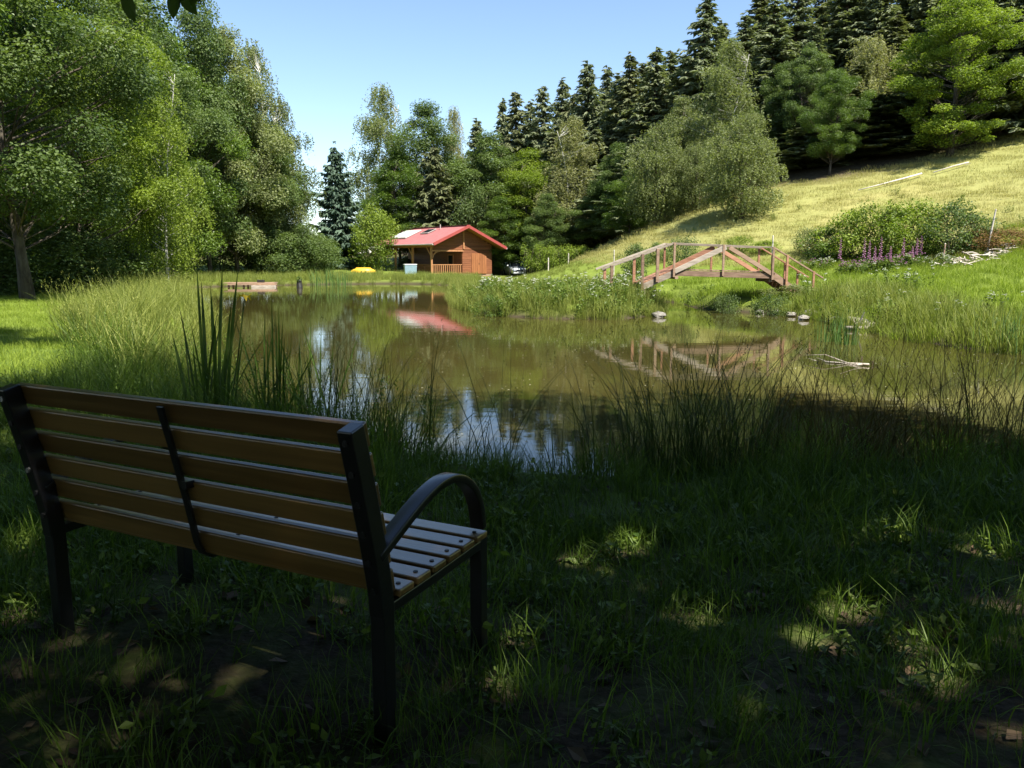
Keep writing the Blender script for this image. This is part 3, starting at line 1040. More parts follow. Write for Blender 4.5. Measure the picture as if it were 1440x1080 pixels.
# spruce forest up the slope: (px, D, top)
G_S = 'spruces of the hillside forest'
SPR = [(672, 100, 168), (707, 96, 138), (725, 92, 128), (745, 98, 140), (762, 90, 120), (790, 94, 112), (806, 88, 130), (823, 84, 88), (850, 88, 92), (868, 80, 105), (882, 78, 74), (900, 84, 88), (917, 74, 66),
       (938, 78, 70), (960, 70, 85), (985, 68, -6), (1008, 74, 30), (1040, 70, 18), (1062, 74, -16), (1080, 66, -4), (1112, 68, -34), (1135, 62, 30), (1150, 70, -20), (1182, 66, -40), (1205, 72, -30), (1228, 64, -46), (1250, 60, 20),
       (1275, 68, -60), (1300, 64, -70), (1322, 74, -60), (1350, 66, -90), (1380, 62, -80), (1410, 57, -120), (1440, 60, -120), (1470, 56, -140), (1505, 58, -140), (890, 66, 190), (1110, 60, 110), (1200, 57, 90), (1290, 56, 60), (1400, 53, -40), (1455, 52, -70),
       (775, 84, 185), (835, 78, 180), (860, 72, 215), (1135, 57, 160), (1240, 55, 130), (1180, 56, 140)]
for i, (px, D, top) in enumerate(SPR):
    key = ('spruce_a', 'spruce_b', 'spruce_d')[(i * 7 + i // 3) % 3]
    lab = next(t for lim, t in ((735, 'dark spruce rising above the trees behind the cabin'), (812, 'dark spruce rising behind the pale yellowish birch'), (895, 'dark spruce on the slope above the end of the hedge'), (1000, 'tall spruce behind the arching pale birch'), (1100, 'tall spruce behind the round weeping birch'), (1262, 'tall spruce behind the small dark oak'), (9999, 'shaded spruce beside and behind the bright yellow green beech')) if px < lim)
    treepx('spruce_tree', key, px, D, top, 20, RNG.uniform(.95, 1.45), lab, group=G_S + ', ' + lab.split(' ', 2)[2], leaf='needle_olive' if i % 4 == 2 else None)

# forest edge on the meadow slope
treepx('birch_tree', 'weeping', 1043, 47, 150, 10, .82, 'round weeping birch on a dark trunk at the meadow edge')
treepx('birch_tree', 'birch', 1018, 56, 52, 18, .85, 'tall pale birch behind the round weeping birch', leaf='leaf_birch')
treepx('birch_tree', 'weeping', 926, 55, 162, 10, .85, 'arching pale birch left of the round weeping birch', leaf='leaf_birch')
treepx('birch_tree', 'weeping', 978, 53, 195, 10, .6, 'bushy birch filling the gap between the weeping birches')
treepx('oak_tree', 'oak', 1166, 53, 98, 16, .44, 'small dark green oak at the meadow edge', leaf='leaf_oak')
treepx('birch_tree', 'weeping', 1216, 58, 42, 10, 1.0, 'pale weeping birch high above the small oak', leaf='leaf_pale')
treepx('beech_tree', 'beech', 1335, 51, -25, 14, 1.0, 'bright yellow green beech with layered boughs on the upper meadow edge')
treepx('beech_tree', 'beech', 1130, 58, 60, 14, .6, 'dull green beech behind the small oak', leaf='leaf_ash')
for px, D, top, w, lf, lab in ((868, 68, 205, .75, 'leaf_ash', 'mid green tree in front of the spruces above the hedge'), (955, 63, 140, .7, 'leaf_birch', 'grey green tree between spruces and arching birch'), (1092, 61, 95, .65, 'leaf_ash', 'mid green tree between weeping birch and small oak'), (1262, 59, 100, .6, 'leaf_ash', 'shaded green tree left of the bright beech')):
    treepx('alder_tree', 'alder', px, D, top, 14, w, lab, leaf=lf)
treepx('alder_tree', 'alder', 885, 60, 240, 14, .6, 'low dark tree at the foot of the forest slope', leaf='leaf_oak')

# ------------------------------------------------------------------ hedge and bushes
def hedge_pair():
    rng = np.random.RandomState(41)
    tg, cg = Geo(), Geo()
    for i in range(44):
        x = i / 43 * 7.4 - 3.7
        tg.tube([(x, 0, -.2), (x + rng.normal(0, .1), rng.normal(0, .1), .8), (x + rng.normal(0, .2), rng.normal(0, .2), 1.4)], [.03, .02, .008], 4)
    for i in range(150):
        c = np.array([rng.uniform(-3.8, 3.8), rng.uniform(-.45, .45), rng.uniform(.25, 1.5)])
        n = 80
        u = unit(rng.normal(size=(n, 3)))
        P = c + u * .38 * rng.uniform(0, 1, (n, 1)) ** .45
        leaf_quads(cg, P, unit(u * .5 + rng.normal(0, .5, (n, 3)) + np.array([0, 0, .8])), .11 * rng.uniform(.6, 1.3, n), rng, np.clip(rng.uniform(.3, .8) + rng.normal(0, .2, n), 0, 1))
    return tg, cg


proto('hedge', hedge_pair(), 'bark', 'leaf_bright')
hx, hy_, _ = at(793, 378, 62)
tree('hedge', 'hedge', hx, 62, 1.2, .85, 'long bright green hedge between parked car and meadow slope', 'hedge', rz=.12, crown='foliage', trunk='stem')
G_B = 'bushes on the meadow'
BUSH = [('bush_a', 1195, 36.5, 296, 1.05, 'leaf_bright', 'dense leafy bush behind the tall foxglove'),
        ('bush_b', 1228, 35.5, 292, .95, 'leaf_bright', 'yellow green bush above the patch of white and pink flowers'),
        ('bush_a', 1262, 35.2, 290, 1.0, 'leaf_bright', 'bright bush behind the row of foxgloves'),
        ('bush_b', 1287, 35.6, 288, .9, 'leaf_bright', 'upright green bush between foxgloves and feathery bush'),
        ('bush_b', 1335, 34.5, 290, 1.05, 'leaf_ash', 'feathery mid green bush beside the pale brushwood'),
        ('bush_a', 1362, 35.0, 300, .8, 'leaf_ash', 'loose green bush next to the slanting fence post'),
        ('bush_a', 1160, 37.0, 318, .85, 'leaf_oak', 'low dark bush ending the bush row towards the bridge'),
        ('bush_b', 1135, 38.5, 322, .5, 'leaf_birch', 'little pale bush standing apart on the slope')]
for key, px, D, top, w, lf, lab in BUSH:
    treepx('bush', key, px, D, top, 2.25, w, lab, cat='bush', group=G_B, leaf=lf, crown='foliage', trunk='stem')
treepx('bush', 'bush_b', 1405, 33.5, 322, 2.25, .9, 'withered reddish brown bush behind the pale brushwood', cat='bush', leaf='bracken', crown='foliage', trunk='stem')
for px, D, top, lab in ((893, 42, 342, 'low green bush behind the descending handrail of the footbridge'), (960, 40, 336, 'dense green bush seen through the footbridge truss'), (1040, 41, 332, 'green bush above the footbridge handrail'),
                        (1075, 40, 336, 'yellow green bush beside the tall footbridge post'), (925, 44, 340, 'small bush between two footbridge posts')):
    treepx('bush', 'bush_a' if px % 2 else 'bush_b', px, D, top, 2.25, .62, lab, cat='bush', group='bushes behind the footbridge', leaf='leaf_bright' if px > 1000 else 'leaf_ash', crown='foliage', trunk='stem')
for px, py, w, top, lab, lf in ((1118, 436, .62, 398, 'grey green willow bush at the foot of the footbridge ramp', 'leaf_birch'), (832, 441, .42, 408, 'round leafy bush on the tip of the grassy spit', 'leaf_bright'), (690, 441, .36, 415, 'dark little bush at the water on the grassy spit', 'leaf_oak'),
                               (1085, 440, .42, 415, 'low willow bush under the footbridge ramp', 'leaf_ash'), (1020, 437, .35, 415, 'small waterside bush below the footbridge beam', 'leaf_ash')):
    x, y = on(px, py, 0.1)
    treepx('bush', 'bush_b', px, y + .35, top, 2.25, w, lab, cat='bush', leaf=lf, crown='foliage', trunk='stem')

# ------------------------------------------------------------------ cabin
def cabin():
    A = math.radians(38)
    x0, y0, z0 = at(607, 387, 73)
    c = empty('cabin', (x0, y0, gz(x0, y0) - .02), A)
    tag(c, 'brown wooden cabin with red metal roof and open veranda at the pond', 'cabin')
    W, L, XR, ZR = 6.9, 10.0, 3.55, 4.40
    ZL, ZRt = 2.72, 2.42              # underside of the roof at the two eaves (above the floor)
    XL_E, XR_E = -.35, 8.0
    sl_l, sl_r = (ZR - ZL) / (XR - XL_E), (ZR - ZRt) / (XR_E - XR)

    def roof_z(x):
        return ZR - (XR - x) * sl_l if x < XR else ZR - (x - XR) * sl_r
    V0 = 3.45                         # veranda width
    Geo().box((W / 2, L / 2, -.12), (W, L, .30)).build('floor', MT['bridge'], c)
    # enclosed room: one board after another
    bh = .20

    def wall(p0, p1, ztop, out, th=.05):
        p0, p1 = np.array(p0, float), np.array(p1, float)
        z = .03
        while z < ztop - .03:
            hgt = min(bh, ztop - z)
            g = Geo()
            g.bar((*p0, z + hgt / 2), (*p1, z + hgt / 2), th, hgt - .014)
            g.build('wall_plank', MT['cabin'], c)
            z += bh
    wall((V0, 0), (W, 0), 2.3, 1)
    wall((V0, .03), (V0, L), 2.6, 1)
    wall((W, 0), (W, L), 2.3, 1)
    wall((V0, L), (W, L), 2.3, 1)
    # gable boards
    z = 2.33
    while z < ZR - .2:
        xl = XR - (ZR - z - bh) / sl_l
        xr = XR + (ZR - z - bh) / sl_r
        xl, xr = max(xl, .0), min(xr, W)
        g = Geo()
        g.bar((xl, .0, z + bh / 2), (xr, .0, z + bh / 2), .05, bh - .014)
        g.build('gable_plank', MT['cabin'], c)
        z += bh
    # shutters (a closed double door of upright boards)
    d = empty_child = Geo().box((5.35, -.045, 1.02), (1.75, .03, 1.95)).build('door', MT['cabin_door'], c)
    for i in range(8):
        Geo().box((4.59 + i * .217, -.072, 1.02), (.205, .025, 1.93)).build('door_board', MT['cabin_door'], d)
    Geo().box((5.32, -.11, 1.0), (.03, .05, .16)).build('handle', MT['dark'], d)
    # dark window and door in the veranda wall
    w = Geo().box((V0 - .05, 1.9, 1.25), (.05, .8, 1.1)).build('window', MT['glass'], c)
    g = Geo()
    for yy in (1.46, 2.34):
        g.box((V0 - .06, yy, 1.25), (.07, .08, 1.26))
    for zz in (.66, 1.84):
        g.box((V0 - .06, 1.9, zz), (.07, .80, .08))
    g.build('frame', MT['cabin_post'], w)
    # posts, beams, braces
    for yy in (0, 3.3, 6.6, L):
        Geo().box((0, yy, 1.3), (.17, .17, 2.6)).build('post', MT['cabin_post'], c)
    Geo().box((0, L / 2, 2.63), (.16, L + .5, .22)).build('beam', MT['cabin_post'], c)
    Geo().box((V0 / 2, -.08, 2.22), (V0 + .1, .12, .16)).build('beam', MT['cabin_post'], c)
    Geo().box((V0 / 2, L, 2.35), (V0, .12, .16)).build('beam', MT['cabin_post'], c)
    Geo().box((XR, -.10, 3.35), (.14, .10, 1.9)).build('king_post', MT['cabin_post'], c)
    arc = [(.05, -.08, 1.55), (.18, -.08, 1.86), (.45, -.08, 2.08), (.85, -.08, 2.17)]
    Geo().strip(arc, .12, (0, 1, 0), .12).build('brace', MT['cabin_post'], c)
    for yy in (0, 3.3, 6.6):
        Geo().bar((0, yy + .08, 1.75), (0, yy + .75, 2.5), .10, .10).build('brace', MT['cabin_post'], c)
    # railing
    rl = empty_child = Geo().box((V0 / 2, -.02, .92), (V0 - .16, .07, .08)).build('railing', MT['cabin_post'], c)
    Geo().box((V0 / 2, -.02, .14), (V0 - .16, .06, .07)).build('bottom_rail', MT['cabin_post'], rl)
    for i in range(15):
        Geo().box((.24 + i * .213, -.02, .53), (.075, .035, .72)).build('baluster', MT['cabin_post'], rl)
    r2 = Geo().box((0, 1.65, .92), (.07, 3.1, .08)).build('railing', MT['cabin'], c)
    Geo().box((0, 1.65, .14), (.06, 3.1, .07)).build('bottom_rail', MT['cabin'], r2)
    for i in range(14):
        Geo().box((0, .24 + i * .215, .53), (.035, .075, .72)).build('baluster', MT['cabin'], r2)
    # roof: two ribbed sheets
    y_a, y_b = -.95, L + .55
    rf = None
    for side in (0, 1):
        xe = XL_E if side == 0 else XR_E
        ze = ZL if side == 0 else ZRt
        g = Geo()
        n = 70
        ys = np.linspace(y_a, y_b, n * 4 + 1)
        prof = np.tile([0, 0.045, .045, 0], n)
        prof = np.append(prof, 0)
        V = []
        for yy, pz in zip(ys, prof):
            V += [(XR, yy, ZR + .10 + pz), (xe, yy, ze + .10 + pz)]
        q = [[2 * i, 2 * i + 2, 2 * i + 3, 2 * i + 1] for i in range(len(ys) - 1)]
        g.add(V, q)
        if side == 0:
            rf = g.build('roof', MT['roof'], c)
            tag(rf, 'pinkish red ribbed metal roof')
        else:
            g.build('roof_sheet', MT['roof'], rf)
        Geo().bar((XR, (y_a + y_b) / 2, ZR + .02), (xe, (y_a + y_b) / 2, ze + .02), y_b - y_a - .1, .12, (0, 0, 1)).build('roof_boarding', MT['cabin_post'], rf)
        for yy in (y_a - .03, y_b + .03):
            Geo().bar((XR, yy, ZR + .06), (xe, yy, ze + .06), .05, .26, (0, 0, 1)).build('barge_board', MT['trim'], rf)
    Geo().box((XR, (y_a + y_b) / 2, ZR + .16), (.36, y_b - y_a + .02, .07)).build('ridge_cap', MT['roof'], rf)
    Geo().tube([(XL_E - .06, y_a, ZL + .04), (XL_E - .06, y_b, ZL + .04)], .075, 8).build('gutter', MT['gutter'], rf)
    Geo().tube([(XR_E + .05, y_a, ZRt + .04), (XR_E + .05, y_b, ZRt + .04)], .075, 8).build('gutter', MT['gutter'], rf)
    # white panel and roof hatch on the left slope
    def slab(xa, xb, ya, yb, mat, nm, lift, par, th=.06):
        p = lambda x: (x, roof_z(x) + lift)
        (xa_, za), (xb_, zb) = p(xa), p(xb)
        return Geo().bar((xa_, (ya + yb) / 2, za), (xb_, (ya + yb) / 2, zb), yb - ya, th).build(nm, mat, par)
    pn = slab(.95, 2.75, 6.2, 9.3, MT['panel'], 'solar_panel', .26, rf)
    slab(.90, 2.80, 6.14, 9.36, MT['gutter'], 'panel_frame', .215, pn, .05)
    ht = slab(1.9, 2.9, 3.6, 5.0, MT['gutter'], 'roof_window', .22, rf)
    slab(2.0, 2.8, 3.7, 4.9, MT['glass'], 'pane', .255, ht, .03)
    Geo().tube([(2.9, 2.9, ZR - .1), (2.9, 2.9, ZR + .35)], .05, 8).build('vent_pipe', MT['gutter'], rf)
    # table under the veranda
    t = empty('picnic_table', (0, 0, 0))
    tag(t, 'brown wooden table standing on the shaded cabin veranda', 'table')
    M4 = Matrix.Translation(c.location) @ Matrix.Rotation(A, 4, 'Z')
    t.location = M4 @ Vector((1.7, 2.6, .03))
    t.rotation_euler = (0, 0, A)
    for i in range(5):
        Geo().box((-.4 + i * .2, 0, .73), (.18, 1.8, .04)).build('tabletop_board', MT['cabin_post'], t)
    for sx in (-.4, .4):
        for sy in (-.75, .75):
            Geo().box((sx, sy, .355), (.08, .08, .71)).build('leg', MT['cabin_post'], t)
    return c, M4


CABIN, CM = cabin()

# pale blue bin beside the veranda
x, y, _ = at(577, 382, 72.0)
b = empty('storage_bin', (x, y, gz(x, y)), .3)
tag(b, 'pale blue plastic storage bin in the grass beside the veranda', 'bin')
Geo().box((0, 0, .42), (1.05, .6, .84), None, .5, 1.06).build('body', MT['blue'], b, bevel=.03)
Geo().box((0, 0, .89), (1.16, .70, .07)).build('lid', MT['white'], b, bevel=.02)
for s in (-1, 1):
    Geo().box((s * .57, 0, .72), (.06, .2, .05)).build('handle', MT['white'], b)

# yellow boat lying in the grass
def boat():
    x, y, _ = at(511, 379, 70)
    e = empty('plastic_boat', (x, y, gz(x, y) + .12), .15)
    tag(e, 'small bright yellow plastic boat lying upturned in grass left of the cabin', 'boat')
    g = Geo()
    s = np.linspace(-1, 1, 15)
    V = []
    for t in s:
        w = .42 * (1 - abs(t) ** 2.6) + .015
        h = .42 * (1 - .55 * abs(t) ** 3)
        for k in range(9):
            a = math.pi * k / 8
            V.append((t * 1.05, math.cos(a) * w, h * math.sin(a) ** .7))
    Q = [[i * 9 + k, i * 9 + k + 1, i * 9 + 10 + k, i * 9 + 9 + k] for i in range(14) for k in range(8)]
    g.add(V, Q).build('hull', MT['yellow'], e, True)
    g = Geo()
    g.tube([(t * 1.06, .43 * (1 - abs(t) ** 2.6) + .02, .02) for t in s], .025, 6)
    g.tube([(t * 1.06, -.43 * (1 - abs(t) ** 2.6) - .02, .02) for t in s], .025, 6)
    g.build('gunwale', MT['yellow'], e)
    Geo().box((0, 0, .425), (1.3, .05, .05)).build('keel', MT['yellow'], e)


boat()

# ------------------------------------------------------------------ parked car
def car():
    x, y, _ = at(724, 388, 79)
    e = empty('parked_car', (x, y, gz(x, y)), math.radians(-90 + 14))       # local +X is the car's front
    tag(e, 'small silver hatchback parked beside the cabin in front of dark trees', 'car')
    st = [(-1.85, .70, .28, .55, .95, .62), (-1.78, .80, .22, .60, 1.00, .66), (-1.2, .84, .2, .62, .98, .8), (0, .85, .2, .62, .96, .82), (.75, .85, .2, .62, .95, .8), (1.25, .83, .2, .6, .88, .74), (1.7, .76, .24, .55, .76, .62), (1.85, .62, .30, .5, .66, .5)]
    g = Geo()
    V, Q = [], []
    for (px, w, zb, zm, zt, wt) in st:
        V += [(px, -w * .9, zb), (px, -w, zm), (px, -w * .97, zt - .08), (px, -wt * .9, zt), (px, 0, zt + .02), (px, wt * .9, zt), (px, w * .97, zt - .08), (px, w, zm), (px, w * .9, zb)]
    for i in range(len(st) - 1):
        for k in range(8):
            Q.append([i * 9 + k, i * 9 + k + 1, i * 9 + 10 + k, i * 9 + 9 + k])
        Q.append([i * 9 + 8, i * 9, i * 9 + 9, i * 9 + 17])
    g.add(V, Q)
    n = (len(st) - 1) * 9
    T = [[8, k + 1, k] for k in range(7)] + [[n + 8, n + k, n + k + 1] for k in range(7)]
    g.t.append(np.array(T))
    g.tt.append(np.full(len(T), .5))
    body = g.build('body', MT['car'], e, True)
    # cabin roof shell and windows
    g = Geo()
    lo = [(-1.72, .74, .98), (.98, .74, .94)]
    hi = [(-1.45, .56, 1.42), (-.9, .58, 1.47), (.05, .57, 1.46)]
    g.add([(-1.45, -.56, 1.42), (-.9, -.58, 1.47), (.05, -.57, 1.46), (.05, .57, 1.46), (-.9, .58, 1.47), (-1.45, .56, 1.42), (.22, -.58, 1.40), (.22, .58, 1.40)],
          [[0, 1, 4, 5], [1, 2, 3, 4], [2, 6, 7, 3]])
    g.build('roof', MT['car'], e, True)
    Geo().add([(.22, -.58, 1.40), (1.05, -.70, .93), (1.05, .70, .93), (.22, .58, 1.40)], [[0, 1, 2, 3]]).build('windscreen', MT['glass'], e)
    Geo().add([(-1.45, -.56, 1.42), (-1.76, -.64, .98), (-1.76, .64, .98), (-1.45, .56, 1.42)], [[3, 2, 1, 0]]).build('rear_window', MT['glass'], e)
    for s in (-1, 1):
        Geo().add([(-1.72, s * .72, .95), (-.4, s * .77, .94), (-.4, s * .58, 1.46), (-1.42, s * .56, 1.42)], [[0, 1, 2, 3]]).build('side_window', MT['glass'], e)
        Geo().add([(-.36, s * .77, .94), (1.0, s * .72, .93), (.20, s * .58, 1.40), (-.36, s * .58, 1.46)], [[0, 1, 2, 3]]).build('side_window', MT['glass'], e)
        Geo().bar((.22, s * .585, 1.41), (1.06, s * .715, .93), .07, .05).build('pillar', MT['car'], e)
        Geo().bar((-.38, s * .60, 1.45), (-.38, s * .785, .93), .06, .05, (1, 0, 0)).build('pillar', MT['car'], e)
        m = Geo().box((.78, s * .93, 1.0), (.12, .18, .13)).build('mirror', MT['car'], e, bevel=.03)
        Geo().box((1.74, s * .56, .64), (.14, .28, .15)).build('headlight', MT['white'], e, bevel=.03)
        for wx_ in (-1.2, 1.2):
            wh = Geo().tube([(wx_, s * .66, .3), (wx_, s * .87, .3)], .3, 18).build('wheel', MT['tyre'], e)
            Geo().tube([(wx_, s * .84, .3), (wx_, s * .885, .3)], .19, 14).build('rim', MT['steel'], wh)
    Geo().box((1.84, 0, .5), (.08, .8, .12)).build('grille', MT['dark'], e)
    Geo().box((1.88, 0, .36), (.03, .5, .11)).build('number_plate', MT['white'], e)
    Geo().box((1.80, 0, .27), (.16, 1.3, .14)).build('bumper', MT['car'], e, bevel=.03)


car()

# ------------------------------------------------------------------ footbridge
def bridge():
    YB = 28.0
    SL = .075                       # the far bank end lies a little farther away

    def B(px, py):
        y = YB
        for _ in range(4):
            p = at(px, py, y)
            y = YB + SL * (p[0] - 7.5)
        return np.array(p)
    ax = unit(np.array([1, SL, 0.0]))
    back = np.array([-ax[1], ax[0], 0]) * 1.15
    e = empty('footbridge', (7.4, YB, 0), 0)
    tag(e, 'weathered wooden footbridge with truss railings over the pond inlet', 'footbridge')
    off = -np.array(e.location)

    def bar(name, a, b, w, h, mat, par=e, up=(0, 0, 1)):
        g = Geo().bar(a + off, b + off, w, h, up)
        return g.build(name, MT[mat], par, bevel=.006)
    # deck line (top of the beams)
    d0, d1, d2, d3 = B(902, 404), B(947, 384), B(1087, 388), B(1124, 414)
    h0, h1, h2, h3 = B(846, 379), B(948, 342), B(1088, 348), B(1157, 391)
    for k, o in enumerate((np.zeros(3), back)):
        m1, m2 = ('bridge', 'bridge_grey') if k == 0 else ('bridge_red', 'bridge_red')
        bar('beam', d1 + o, d2 + o, .12, .19, m1)
        bar('ramp_beam', d0 + o, d1 + o + np.array([0, 0, -.0]), .11, .20, 'bridge_grey' if k == 0 else m1)
        bar('ramp_beam', d2 + o, d3 + o, .11, .20, m1)
        bar('handrail', h0 + o, h1 + o, .09, .07, 'bridge_grey')
        bar('handrail', h1 + o, h2 + o, .09, .045, 'bridge_grey')
        bar('handrail', h2 + o, h3 + o, .08, .05, m1)
        mid = (h1 + h2) / 2 + np.array([.05, 0, -.06])
        ft = np.array([0, -.07 if k == 0 else .07, 0])
        bar('truss_brace', d1 + o + ft + np.array([.02, 0, .06]), mid + o + ft, .08, .17, m2)
        bar('truss_brace', mid + o + ft + np.array([.12, 0, -.02]), d2 + o + ft + np.array([-.05, 0, .06]), .08, .14, 'bridge' if k == 0 else 'bridge_red')
        # posts
        def on_line(p, q, x):
            t = (x - p[0]) / (q[0] - p[0])
            return p + (q - p) * t
        for px, kind in ((860, 0), (903, 0), (924, 0), (948, 1), (1017, 1), (1087, 1), (1106, 2), (1125, 2), (1144, 2)):
            if (k == 1 and px == 924) or (k == 0 and px == 1125):
                continue
            if kind == 0:
                top = on_line(h0, h1, B(px, 370)[0])
                bot = top.copy()
                bot[2] = on_line(d0, d1, top[0])[2] - .05 if px > 905 else gz(top[0], top[1] + o[1]) - .25
                if px == 903:
                    bot[2] = d0[2] - .1
            elif kind == 1:
                top = on_line(h1, h2, B(px, 345)[0])
                bot = top.copy()
                bot[2] = on_line(d1, d2, top[0])[2] - (.14 if px != 1017 else .05)
            else:
                top = on_line(h2, h3, B(px, 365)[0])
                bot = top.copy()
                bot[2] = on_line(d2, d3, top[0])[2] - .05 if px < 1120 else max(gz(top[0], top[1] + o[1]) - .25, top[2] - 1.25)
            top[2] += .02
            fr = np.array([0, -.105 if k == 0 else .105, 0])
            bar('post', bot + o + fr, top + o + fr, .072 if kind else .10, .072 if kind else .10, m1 if px < 1100 else 'bridge_red', up=(0, 1, 0))
    # deck planks
    for p, q, n in ((d0, d1, 9), (d1, d2, 24), (d2, d3, 8)):
        for i in range(n):
            c = p + (q - p) * (i + .5) / n
            t = unit(q - p)
            wdt = np.linalg.norm(q - p) / n * .92
            a = c + np.array([0, 0, .135]) + back * -.04
            b = c + np.array([0, 0, .135]) + back * 1.04
            nrm = np.cross(t, unit(b - a))
            g = Geo().bar(a + off, b + off, wdt, .04, -nrm if nrm[2] < 0 else nrm)
            g.build('deck_plank', MT['bridge_red' if p is d0 else 'bridge'], e)
    bar('cross_beam', d1 + back * -.05 + np.array([.1, 0, -.16]), d1 + back * 1.05 + np.array([.1, 0, -.16]), .12, .10, 'bridge')
    bar('cross_beam', d2 + back * -.05 + np.array([-.1, 0, -.16]), d2 + back * 1.05 + np.array([-.1, 0, -.16]), .12, .10, 'bridge')
    # abutment sleepers under the ramp feet
    for d_, s in ((d0, 1), (d3, -1)):
        a, b = d_ + back * -.1, d_ + back * 1.1
        a[2] = b[2] = d_[2] - .19
        bar('footing', a, b, .25, .2, 'bridge_grey')


bridge()

# ------------------------------------------------------------------ wooden landing on the far left bank
def landing():
    x0, y0 = on(316, 404, 0)
    x1, y1 = on(386, 404, 0)
    e = empty('landing_stage', ((x0 + x1) / 2, y0 + .8, -.16), .04)
    tag(e, 'low weathered wooden landing stage at the far left bank', 'jetty')
    L = x1 - x0
    for i in range(4):
        Geo().box((-.15, -.45 + i * .3, .44), (L, .27, .06)).build('deck_plank', MT['bridge'], e, bevel=.008)
    for i in range(3):
        Geo().box((L * .27, -.95 + i * .16, .20 - i * .003), (L * .46, .15, .16)).build('step_beam', MT['deadwood'], e, bevel=.015)
    for sx in (-.45, -.15, .15, .42):
        for sy in (-.5, .5):
            Geo().tube([(sx * L, sy, -.7), (sx * L, sy, .41)], .07, 8).build('post', MT['bridge'], e)
    Geo().box((.1, -.60, .36), (L * .98, .06, .12)).build('edge_board', MT['bridge'], e)
    Geo().box((L * .18, -.3, .56), (.45, .3, .18)).build('mooring_block', MT['dark'], e, bevel=.02)


landing()

# ------------------------------------------------------------------ stones, stump, logs, posts
def rock_mesh(seed):
    rng = np.random.RandomState(seed)
    n, m = 10, 7
    V, Q = [], []
    ph = rng.uniform(0, 6.28, 6)
    for j in range(m):
        b = math.pi * j / (m - 1)
        for i in range(n):
            a = 2 * math.pi * i / n
            d = np.array([math.sin(b) * math.cos(a), math.sin(b) * math.sin(a), math.cos(b)])
            r = 1 + .18 * math.sin(2 * a + ph[0] + b) + .14 * math.sin(3 * b + ph[1] + 2 * a) + rng.normal(0, .05)
            V.append(d * r * (1, 1, .75))
    for j in range(m - 1):
        for i in range(n):
            Q.append([j * n + i, (j + 1) * n + i, (j + 1) * n + (i + 1) % n, j * n + (i + 1) % n])
    return Geo().add(V, Q).mesh('stone', MT['rock'])


ROCKS = [rock_mesh(s) for s in (1, 2, 3)]
ROCKS_D = []
for r_ in ROCKS:
    q_ = r_.copy()
    q_.materials.clear()
    q_.materials.append(MT['rock_dark'])
    ROCKS_D.append(q_)
STONES = [(926, 445, .28, 'brown waterside stone at the tip of the grassy spit', 1), (1023, 432, .32, 'pale rounded stone at the waterline under the footbridge', 0), (1012, 435, .20, 'small grey stone next to the pale rounded stone', 1), (1056, 433, .28, 'dull grey stone among plants under the footbridge', 1),
          (972, 427, .24, 'whitish stone in the shaded inlet below the footbridge', 0), (984, 428, .20, 'second whitish stone in the inlet below the footbridge', 0), (1093, 441, .22, 'small pale stone under the willow bush', 0), (1112, 444, .22, 'small round stone beside the willow bush', 0),
          (1140, 446, .40, 'broad grey stone half in the water past the willow bush', 1), (1130, 449, .24, 'low white stone in front of the broad grey stone', 0), (1180, 455, .36, 'bluish grey stone beside the green reeds', 1), (1068, 440, .2, 'small stone at the water below the footbridge ramp', 0)]
for i, (px, py, r, lab, dk) in enumerate(STONES):
    x, y = on(px, py, 0.02)
    o = link(bpy.data.objects.new('stone', (ROCKS_D if dk else ROCKS)[i % 3]))
    o.location = (x, y, .02 + r * .15)
    r *= .72
    o.scale = (r * 1.25, r, r * .75)
    o.rotation_euler = (0, 0, i * 1.3)
    tag(o, lab, 'stone', 'stones along the far shore')


def log(name, pts, r0, r1, mat, label, cat='log', group=None, twigs=0, seed=0):
    rng = np.random.RandomState(seed)
    pts = np.array(pts, float)
    e = empty(name, pts[0])
    tag(e, label, cat, group)
    n = len(pts)
    Geo().tube(pts - pts[0], np.linspace(r0, r1, n), 8).build('trunk', MT[mat], e, True)
    for k in range(twigs):
        t = rng.uniform(.15, .95)
        i = t * (n - 1)
        p = np.array([np.interp(i, range(n), (pts - pts[0])[:, j]) for j in range(3)])
        d = unit(np.array([rng.normal(), rng.normal(), rng.uniform(.02, .25) if r0 < .05 else rng.uniform(.2, 1.2)])) * rng.uniform(.3, .9)
        Geo().tube([p, p + d * .5 + rng.normal(0, .04, 3), p + d], [r1 * .6, r1 * .4, r1 * .15], 5, .5, False).build('branch', MT[mat], e)
    return e


p = [on(1193, 455, .1), on(1232, 462, .05)]
log('driftwood_log', [(p[0][0], p[0][1], .18), ((p[0][0] + p[1][0]) / 2, (p[0][1] + p[1][1]) / 2, .14), (p[1][0], p[1][1], .06)], .13, .16, 'deadwood', 'thick bleached log at the water behind the green reeds', twigs=2, seed=1)
p = [on(1188, 463, .02), on(1222, 464, .02)]
log('driftwood_log', [(p[0][0], p[0][1], .05), (p[1][0], p[1][1], .06)], .06, .08, 'deadwood', 'thin bleached log lying low in the shallow water', twigs=1, seed=2)
p = [on(1160, 510, 0), on(1222, 515, 0)]
log('driftwood_branch', [(p[0][0], p[0][1], .015), ((p[0][0] + p[1][0]) / 2, (p[0][1] + p[1][1]) / 2 + .1, .01), (p[1][0], p[1][1], .03)], .010, .022, 'deadwood', 'thin pale branch floating on the water in front of reeds', 'branch', twigs=4, seed=3)


def gpt(px, D, lift=0.0):
    x = (px - 720) / 1100 * D
    d = D * math.cos(PITCH) + (EYE - gz(x, D)) * math.sin(PITCH)
    x = (px - 720) / 1100 * d
    return (x, D, gz(x, D) + lift)


